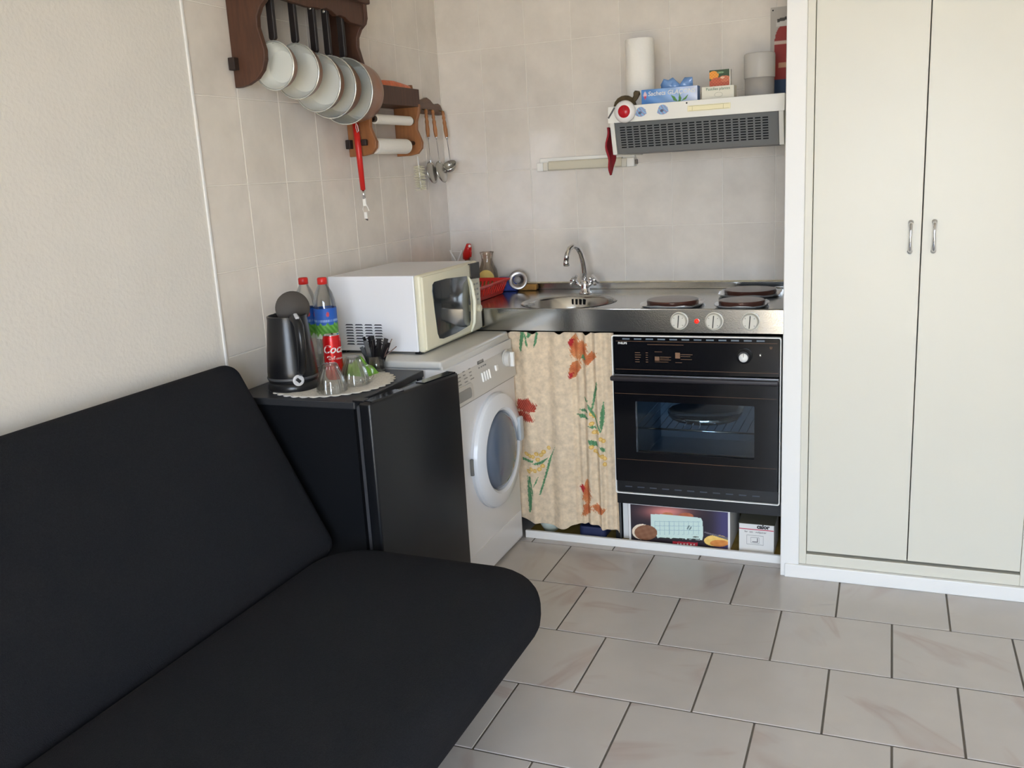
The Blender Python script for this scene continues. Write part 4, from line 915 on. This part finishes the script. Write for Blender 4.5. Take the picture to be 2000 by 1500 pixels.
tag(obj('orange_packet', pk2, mat('orange_film', (226, 112, 62), .35, var=.2, vscale=40, bump=.8, bscale=60), auto=50), 'orange packet lying in the top tray of the pine holder', 'packet')
# gas lighter hanging on the near end board
lg = thing('gas_lighter', 'long red gas lighter hanging in front of the pine holder', 'lighter', (XL+.052, -.205, 1.30))
LX, LY = XL+.064, -.213
obj('grip', T([(LX-.006, LY, 1.650), (LX-.002, LY, 1.56), (LX+.003, LY-.002, 1.41)], [.0115, .0115, .009], seg=10), red_pl, lg)
obj('neck', T([(LX+.003, LY-.002, 1.412), (LX+.004, LY-.002, 1.378)], .0055, seg=10), chrome, lg)
tip = new_bm(); box(tip, LX-.002, LX+.011, LY-.004, LY+.002, 1.352, 1.380, bev=.001); tube(tip, [(LX+.009, LY-.001, 1.358), (LX+.016, LY-.001, 1.346), (LX+.020, LY-.001, 1.334)], .0022, seg=6); tube(tip, [(LX-.001, LY-.001, 1.355), (LX-.006, LY-.001, 1.34), (LX-.002, LY-.001, 1.328)], .0009, seg=6)
box(tip, LX-.001, LX+.011, LY-.004, LY+.002, 1.306, 1.330, bev=.001)
obj('tip_guard', tip, white_pl, lg)
obj('tip_end', prism([(LX, 1.306), (LX+.011, 1.306), (LX+.011, 1.299)], 'y', LY-.004, LY+.002), mat('tip_dark', (80, 76, 72), .4, .6), lg)
obj('hang_loop', T([(LX+.004, LY-.011, 1.648), (LX+.010, LY-.012, 1.635), (LX+.012, LY-.012, 1.618), (LX+.006, LY-.012, 1.612), (LX+.002, LY-.012, 1.630)], .0016, closed=True, seg=6), white_pl, lg)
# bottle brush
bbr = thing('bottle_brush', 'white bristle brush hanging between pine holder and utensils', 'brush', (XL+.05, .25, 1.39))
BBX, BBY = XL+.055, .262
obj('stem', T([(BBX-.004, BBY, 1.53), (BBX-.002, BBY, 1.48), (BBX+.002, BBY, 1.40)], .0028, seg=8), white_pl, bbr)
br = new_bm(); rb = random.Random(5)
for k in range(26):
    for j in range(10):
        a = rb.uniform(0, 2*PI); z = 1.395+k*.0038; c0 = Vector((BBX, BBY, z)); d_ = Vector((math.cos(a), math.sin(a), rb.uniform(-.25, .1)))
        tube(br, [c0, c0+d_*rb.uniform(.020, .027)], [.0011, .0008], seg=3, cap=False)
bo = obj('bristles', br, mat('bristle_cream', (232, 228, 204), .8), bbr); bo['kind'] = 'stuff'
# utensil rack
ur = thing('utensil_rack', 'small brown scalloped utensil rack next to the wall corner', 'utensil rack', (XL+.01, .48, 1.70))
uo = [(.352, 1.716), (.352, 1.752), (.372, 1.764), (.395, 1.758), (.42, 1.764), (.45, 1.772), (.48, 1.764), (.505, 1.750), (.53, 1.747), (.555, 1.752), (.575, 1.746), (.588, 1.73), (.588, 1.704), (.352, 1.704)]
obj('board', prism(uo, 'x', XL+.001, XL+.019, bev=.003), mat('brown_wood', (104, 78, 60), .45, var=.2, vscale=12, stretch=(6, .8, 6)), ur)
for y_ in (.400, .462, .556): obj('hook', T([(XL+.019, y_, 1.722), (XL+.032, y_, 1.718), (XL+.036, y_, 1.722)], .002, seg=6), mat('brass', (180, 150, 90), .3, 1.), ur)
turned = mat('turned_wood', (168, 112, 66), .4, var=.15, vscale=20)
def utensil(y_, lean, kind, lab, name, cat):
    x_ = XL+.034; u = thing(name, lab, cat, (x_, y_, 1.44)); zt = 1.720
    M_ = Matrix.Translation((x_, y_, zt)) @ Matrix.Rotation(lean[0], 4, 'X') @ Matrix.Rotation(lean[1], 4, 'Y')
    h = lathe([(0, 0), (.006, -.001), (.0075, -.012), (.0055, -.02), (.008, -.03), (.0055, -.038), (.0085, -.05), (.007, -.062), (.009, -.08), (.0075, -.10), (.006, -.112), (0, -.113)], 14); bmesh.ops.transform(h, matrix=M_, verts=h.verts)
    obj('handle', h, turned, u)
    fz_ = new_bm(); merge(fz_, lathe([(.006, -.112), (.0055, -.118), (.002, -.121), (0, -.121)], 12)); tube(fz_, [(0, 0, -.118), (0, 0, -.215), (.002, 0, -.222)], .0022, seg=8); bmesh.ops.transform(fz_, matrix=M_, verts=fz_.verts)
    obj('rod', fz_, chrome, u)
    if kind == 'skim':
        d = lathe([(0, .004), (.02, .003), (.038, 0), (.047, -.004), (.0475, -.0025), (.038, .0016), (.02, .0045), (0, .0055)], 32); bmesh.ops.transform(d, matrix=M_ @ Matrix.Translation((.006, 0, -.258)) @ Matrix.Rotation(math.radians(80), 4, 'Y'), verts=d.verts)
        obj('disc', d, mat('utensil_steel', (180, 178, 172), .25, .9), u)
    else:
        d = lathe([(0, -.030), (.015, -.028), (.028, -.018), (.034, 0), (.032, 0), (.026, -.016), (.014, -.026), (0, -.028)], 32); bmesh.ops.transform(d, matrix=M_ @ Matrix.Translation((.004, -.030, -.232)) @ Matrix.Rotation(math.radians(38), 4, 'X'), verts=d.verts)
        obj('bowl', d, mat('utensil_steel', (180, 178, 172), .25, .9), u)
utensil(.400, (.05, 0), 'skim', 'skimmer with turned wooden handle, nearest the bristle brush', 'skimmer', 'skimmer')
utensil(.462, (.02, -.07), 'skim', 'skimmer with turned wooden handle, in the middle of the utensil rack', 'skimmer', 'skimmer')
utensil(.560, (.0, -.10), 'ladle', 'ladle with turned wooden handle, nearest the wall corner', 'ladle', 'ladle')

# ================================================================== HOOD
hdm = mat('hood_white', (230, 228, 220), .4)
HX0, HX1, HY = .150, .768, .185
hd_t = thing('extractor_hood', 'white slim extractor hood with grey slotted grille over the hob', 'extractor hood', (.46, .4, 1.49))
obj('top_tray', B(HX0, HX1, HY+.004, .6185, 1.625, 1.640), hdm, hd_t)
obj('front_lip', prism([(HY, 1.598), (HY+.004, 1.655), (HY+.010, 1.656), (HY+.018, 1.60)], 'x', HX0-.002, HX1+.004, bev=.0015), hdm, hd_t)
obj('side_lip', B(HX0-.002, HX0+.008, HY+.01, .6185, 1.60, 1.655, bev=.001), hdm, hd_t)
obj('side_lip', B(HX1-.006, HX1+.004, HY+.01, .6185, 1.60, 1.655, bev=.001), hdm, hd_t)
sidep = [(HY+.012, 1.60), (HY+.046, 1.486), (HY+.075, 1.484), (.6185, 1.484), (.6185, 1.60)]
for a in (HX0+.001, HX1-.017): obj('side_panel', prism(sidep, 'x', a, a+.016, bev=.001), hdm, hd_t)
gm = mat('grille_grey', (104, 105, 104), .5); gx0, gx1 = HX0+.019, HX1-.019
gp = prism([(HY+.018, 1.598), (HY+.052, 1.488), (HY+.056, 1.488), (HY+.022, 1.598)], 'x', gx0, gx1)
gr_ = obj('grille', gp, gm, hd_t)
obj('underside', B(gx0, gx1, HY+.056, .615, 1.488, 1.494), gm, hd_t)
sl = new_bm(); dv = Vector((0, .034, -.110)).normalized(); o_ = Vector((0, HY+.018, 1.598)); nn = Vector((0, -.110, -.034)).normalized()
for c_ in range(21):
    for r_ in range(9):
        xx = gx0+.026+c_*.0255; p = o_+dv*(.018+r_*.0092)
        q = [Vector((xx+s*.0095, 0, 0))+p+dv*t+nn*.0008 for s, t in ((-1, -.0022), (1, -.0022), (1, .0022), (-1, .0022))]
        q2 = [v-nn*.002 for v in q]; a = [sl.verts.new(v) for v in q]; b = [sl.verts.new(v) for v in q2]
        sl.faces.new(a); sl.faces.new(b[::-1])
        for k in range(4): sl.faces.new((a[k], b[k], b[(k+1) % 4], a[(k+1) % 4]))
so_ = obj('grille_slots', sl, dark, gr_); so_['kind'] = 'stuff'
lipn = Vector((0, -1, .07)).normalized()
nf = obj('name_plate', placed(B(-.075, .075, -.0012, .0012, -.010, .010, bev=.001), (.515, HY+.0008, 1.628), (-.07, 0, 0)), mat('ivory_plate', (236, 228, 190), .5), hd_t)
obj('plate_print', placed(boxes([(-.070, .070, -.0004, .0004, .0074, .0080), (-.070, .070, -.0004, .0004, -.0080, -.0074), (-.058, -.0574, -.0004, .0004, -.008, .008), (.050, .0506, -.0004, .0004, -.008, .008)]), (.515, HY-.0008, 1.628), (-.07, 0, 0)), mat('olive_print', (150, 140, 90), .6), nf)
obj('screw', lathe([(0, 0), (.003, 0), (.002, .0015), (0, .002)], 10, (.437, HY+.003, 1.648), '-y'), dark, hd_t)
def sticker(name, x_, z_, rows, lab, parent):
    obj(name, printed(28, 22, lambda u, v: np.stack([x_+(u-.5)*.042*(1-.25*v), HY+.0005+.004*(v)-.0018+0*u, z_+(v-.5)*.034*(.5+.5*np.sin(PI*np.clip(u*1.1, 0, 1))**.6)], -1), lambda u, v: np.where(((u*3+v*2) % 1 < .5)[:, None], np.array((126, 178, 214), float), np.array((150, 140, 176), float))*np.where((np.hypot(u-.4, v-.4) < .16)[:, None], .6, 1)), mottle, parent, label=lab)
sticker('sticker', .272, 1.630, 0, 'worn blue and mauve sticker', hd_t); sticker('sticker', .352, 1.632, 0, 'worn pale blue sticker', hd_t)
obj('edge_mark', placed(B(-.003, .003, -.0006, .0006, -.022, .022), (HX0+.012, HY+.001, 1.634), (0, .6, 0)), mat('mark_grey', (90, 86, 84), .6), hd_t)
# timer
tm = thing('kitchen_timer', 'round white kitchen timer with a red centre stuck on the hood lip', 'timer', (.216, HY-.02, 1.60))
obj('body', lathe([(0, 0), (.030, 0), (.038, .008), (.0395, .015), (.036, .022), (.024, .027), (0, .028)], 36, (.217, HY-.002, 1.634), '-y'), mat('timer_white', (228, 224, 220), .3), tm)
obj('dial', lathe([(0, 0), (.023, 0), (.022, .0045), (0, .006)], 30, (.217, HY-.0255, 1.634), '-y'), mat('timer_red', (186, 28, 38), .25), tm)
obj('pointer', B(.2158, .2172, HY-.0325, HY-.030, 1.636, 1.652), mat('timer_mark', (120, 20, 28), .4), tm)
# turtle ornament
HT = 1.641
tu = thing('turtle_ornament', 'small brown turtle ornament on the hood behind the timer', 'ornament', (.205, .25, HT))
tm_ = mat('turtle_brown', (92, 76, 50), .7, var=.35, vscale=60, bump=.4, bscale=90)
sh_ = lathe([(.036, .014), (.037, .020), (.033, .034), (.024, .046), (.012, .053), (0, .055)], 28); 
for v in sh_.verts: v.co.x *= 1.15; v.co.y *= .85
placed(sh_, (.198, .245, HT)); obj('shell', sh_, tm_, tu)
obj('head', T([(.225, .243, HT+.026), (.240, .240, HT+.045), (.245, .239, HT+.058), (.247, .238, HT+.066)], [.008, .010, .013, .009], seg=12), tm_, tu)
for x_, y_ in ((.172, .222), (.224, .222), (.172, .268), (.224, .268)): obj('leg', T([(x_, y_, HT+.022), (x_, y_, HT+.0005)], [.008, .009], seg=10), tm_, tu)
# sachets box
sx = thing('freezer_bag_carton', 'blue ice cube bag carton lying on the hood', 'carton', (.36, .26, HT))
def sach(u, v):
    C = np.array((70, 128, 196), float)*(1-u[:, None])+np.array((214, 220, 240), float)*u[:, None]
    C = C+(np.sin(u*17+v*9)*10)[:, None]
    lf = inpoly(u, v, [(.53, .62), (.60, .52), (.66, .24), (.58, .32)]) | inpoly(u, v, [(.66, .24), (.68, .66), (.72, .42), (.70, .22)]) | inpoly(u, v, [(.70, .24), (.84, .58), (.80, .34)])
    C = np.where(lf[:, None], np.array((86, 140, 66), float), C)
    d1 = inpoly(u, v, [(.03, .72), (.065, .94), (.10, .72), (.065, .46)]); C = np.where(d1[:, None], np.array((220, 190, 196), float), C)
    C = np.where((d1 & (v < .66) & (np.abs(u-.065) < .02))[:, None], np.array((206, 70, 84), float), C); return C
obj('carton', B(.262, .466, .238, .288, HT, 1.709, bev=.001), mat('carton_blue', (110, 140, 190), .5), sx)
obj('front_print', printed(120, 44, lambda u, v: np.stack([.2625+u*.203, np.full_like(u, .2374), HT+.001+v*(1.7085-HT-.001)], -1), sach), mottle, sx)
obj('lettering', text('Sachets GLAÇONS', .0215, (.286, .2368, 1.686), (1, 0, 0), (0, 0, 1), shear=.2, bold=.0003), mat('print_white'), sx)
bl = new_bm(); rb = random.Random(11)
gv = [[bl.verts.new((.33+i*.0145, .250+.010*math.sin(i*1.7+j), 1.706+(j/3)*(.010+.028*abs(math.sin(i*.62+.2)))*(1+.2*math.sin(i*2.3)))) for j in range(4)] for i in range(9)]
for i in range(8):
    for j in range(3): f = bl.faces.new((gv[i][j], gv[i+1][j], gv[i+1][j+1], gv[i][j+1])); f.smooth = True
bo = obj('bag_film', bl, mat('blue_film', (112, 150, 200), .2, spec=.8), sx); so2 = bo.modifiers.new('thickness', 'SOLIDIFY'); so2.thickness = .002
# pastille box and seed box
pb = thing('cream_carton', 'low cream carton with green lettering on the hood', 'carton', (.537, .27, HT))
obj('carton', B(.481, .594, .238, .30, HT, 1.700, bev=.001), mat('cream_card', (224, 220, 204), .6), pb)
obj('lettering', text('Pastilles plantes', .0135, (.496, .2374, 1.687), (1, 0, 0), (0, 0, 1)), mat('print_green', (70, 120, 90), .6), pb)
obj('oval_mark', T([(.540+.014*math.cos(t*PI/12), .2376, 1.671+.008*math.sin(t*PI/12)) for t in range(24)], .0004, closed=True, seg=4), mat('print_pale', (176, 176, 160), .6), pb)
def veg(u, v):
    C = np.tile(np.array((52, 74, 44), float), (len(u), 1))
    def el(cx, cy, rx, ry, c):
        nonlocal C
        m_ = ((u-cx)/rx)**2+((v-cy)/ry)**2 < 1; C = np.where(m_[:, None], np.array(c, float)+(np.sin(u*40)*np.sin(v*33)*14)[:, None], C)
    el(.55, .18, .6, .34, (176, 84, 58)); el(.75, .42, .3, .2, (196, 110, 78)); el(.2, .68, .27, .26, (232, 150, 52)); el(.35, .35, .25, .18, (190, 92, 62)); el(.65, .5, .1, .06, (226, 190, 160)); el(.55, .82, .18, .06, (120, 150, 110)); return C
vb = thing('vegetable_packet', 'small carton printed with orange vegetables on the cream carton', 'carton', (.542, .262, 1.7005))
obj('carton', B(.506, .580, .250, .276, 1.7005, 1.756, bev=.001), mat('card_white', (220, 216, 206), .6), vb)
obj('front_print', printed(60, 46, lambda u, v: np.stack([.5065+u*.070, np.full_like(u, .2494), 1.701+v*.0545], -1), veg), mottle, vb)
# stacked tub
pt = thing('plastic_tub', 'frosted round plastic tub with lid at the wardrobe end of the hood', 'tub', (.658, .42, HT))
frost = mat('frosted_plastic', (206, 200, 192), .25, trans=.35, ior=1.2)
obj('body', lathe([(0, 0), (.050, 0), (.052, .004), (.053, .095), (.050, .095), (.049, .006), (0, .004)], 40, (.658, .42, HT)), frost, pt)
obj('lid', lathe([(.0545, .088), (.0555, .090), (.0555, .165), (.054, .172), (.050, .174), (0, .174)], 40, (.658, .42, HT)), mat('frosted_lid', (214, 210, 203), .22, trans=.25, ior=1.2), pt, auto=40)
# paper towel
tag(obj('paper_towel_roll', lathe([(.02, 0), (.052, 0), (.0545, .004), (.0545, .262), (.052, .267), (.02, .267), (.02, 0)], 40, (.214, .42, HT)), paper_w, auto=40), 'white kitchen paper roll standing on the hood', 'paper roll')
# pot holder hanging at the left of the hood
ph = new_bm(); N_ = 14
gv = [[ph.verts.new((HX0-.010-.012*math.sin(PI*j/9)*math.sin(PI*i/N_)+.004*math.sin(i*.8), HY+.06+(j/9-.5)*.11*math.sin(PI*min(.98, .25+i/N_*.62))**1.0, 1.585-.155*i/N_-.02*(1-abs(j/4.5-1))*(i/N_))) for j in range(10)] for i in range(N_+1)]
for i in range(N_):
    for j in range(9): f = ph.faces.new((gv[i][j], gv[i+1][j], gv[i+1][j+1], gv[i][j+1])); f.smooth = True
po_ = tag(obj('pot_holder', ph, mat('dark_red_cloth', (150, 30, 42), .8, bump=.3, bscale=150)), 'dark red pot holder hanging from the left end of the hood', 'pot holder')
s3 = po_.modifiers.new('thickness', 'SOLIDIFY'); s3.thickness = .006; s3.offset = 0
# fire extinguisher notice
fe = thing('extinguisher_poster', 'grey pinned sheet picturing a red fire extinguisher beside the wardrobe', 'poster', (.73, .6185, 1.69))
def exting(u, v):
    C = np.tile(np.array((178, 172, 164), float), (len(u), 1)); x_ = u
    x_ = u*.62+.455; bd = ((x_-.72)/.19)**2 < np.where(v < .62, 1, np.clip(1-((v-.62)/.2)**2, 0, 1)); bd &= v < .79
    C = np.where(bd[:, None], np.array((150, 40, 32), float), C)
    C = np.where((bd & (v > .60) & (v < .635))[:, None], np.array((206, 180, 166), float), C)
    C = np.where((bd & (v > .34) & (v < .40) & (x_ > .6) & (x_ < .8))[:, None], np.array((196, 150, 120), float), C)
    C = np.where((bd & (v < .22))[:, None], np.array((36, 60, 90), float), C)
    C = np.where(((v > .79) & (v < .86) & (np.abs(x_-.7) < .14))[:, None], np.array((206, 202, 196), float), C)
    C = np.where(((v > .83) & (v < .92) & (x_ > .58) & (x_ < .80) & (np.abs(v-.80-.1*x_) < .018))[:, None], np.array((50, 46, 42), float), C)
    return C
obj('sheet', B(.672, .797, .6165, .6192, 1.66, 1.995, bev=.0005), mat('sheet_grey', (186, 180, 172), .5), fe)
obj('picture', printed(40, 110, lambda u, v: np.stack([.673+u*.123, np.full_like(u, .6160), 1.662+v*.331], -1), exting), mottle, fe)
obj('pin', lathe([(0, 0), (.003, 0), (.002, .002), (0, .003)], 10, (.681, .6165, 1.984), '-y'), dark, fe)
# wall lamp
wl = thing('wall_lamp', 'slim white tube lamp with a dull diffuser on the tiled wall', 'lamp', (-.07, .6, 1.44))
lw0, lw1 = -.283, .142
obj('base', B(lw0+.004, lw1-.004, .600, .6195, 1.452, 1.494, bev=.003), white_pl, wl)
obj('end_cap', B(lw0, lw0+.028, .572, .6195, 1.440, 1.476, bev=.003), white_pl, wl); obj('end_cap', B(lw1-.032, lw1, .572, .6195, 1.440, 1.476, bev=.003), white_pl, wl)
obj('collar', B(lw0+.029, lw0+.050, .574, .612, 1.441, 1.475, bev=.002), mat('collar_cream', (216, 212, 200), .5), wl); obj('collar', B(lw1-.054, lw1-.033, .574, .612, 1.441, 1.475, bev=.002), mat('collar_cream'), wl)
obj('diffuser', prism(rrect(.577, .610, 1.441, 1.480, .008), 'x', lw0+.051, lw1-.055), mat('old_diffuser', (208, 202, 182), .3), wl, auto=40)
obj('switch', B(lw1, lw1+.008, .585, .605, 1.448, 1.468, bev=.002), mat('switch_dark', (110, 100, 90), .5), wl)
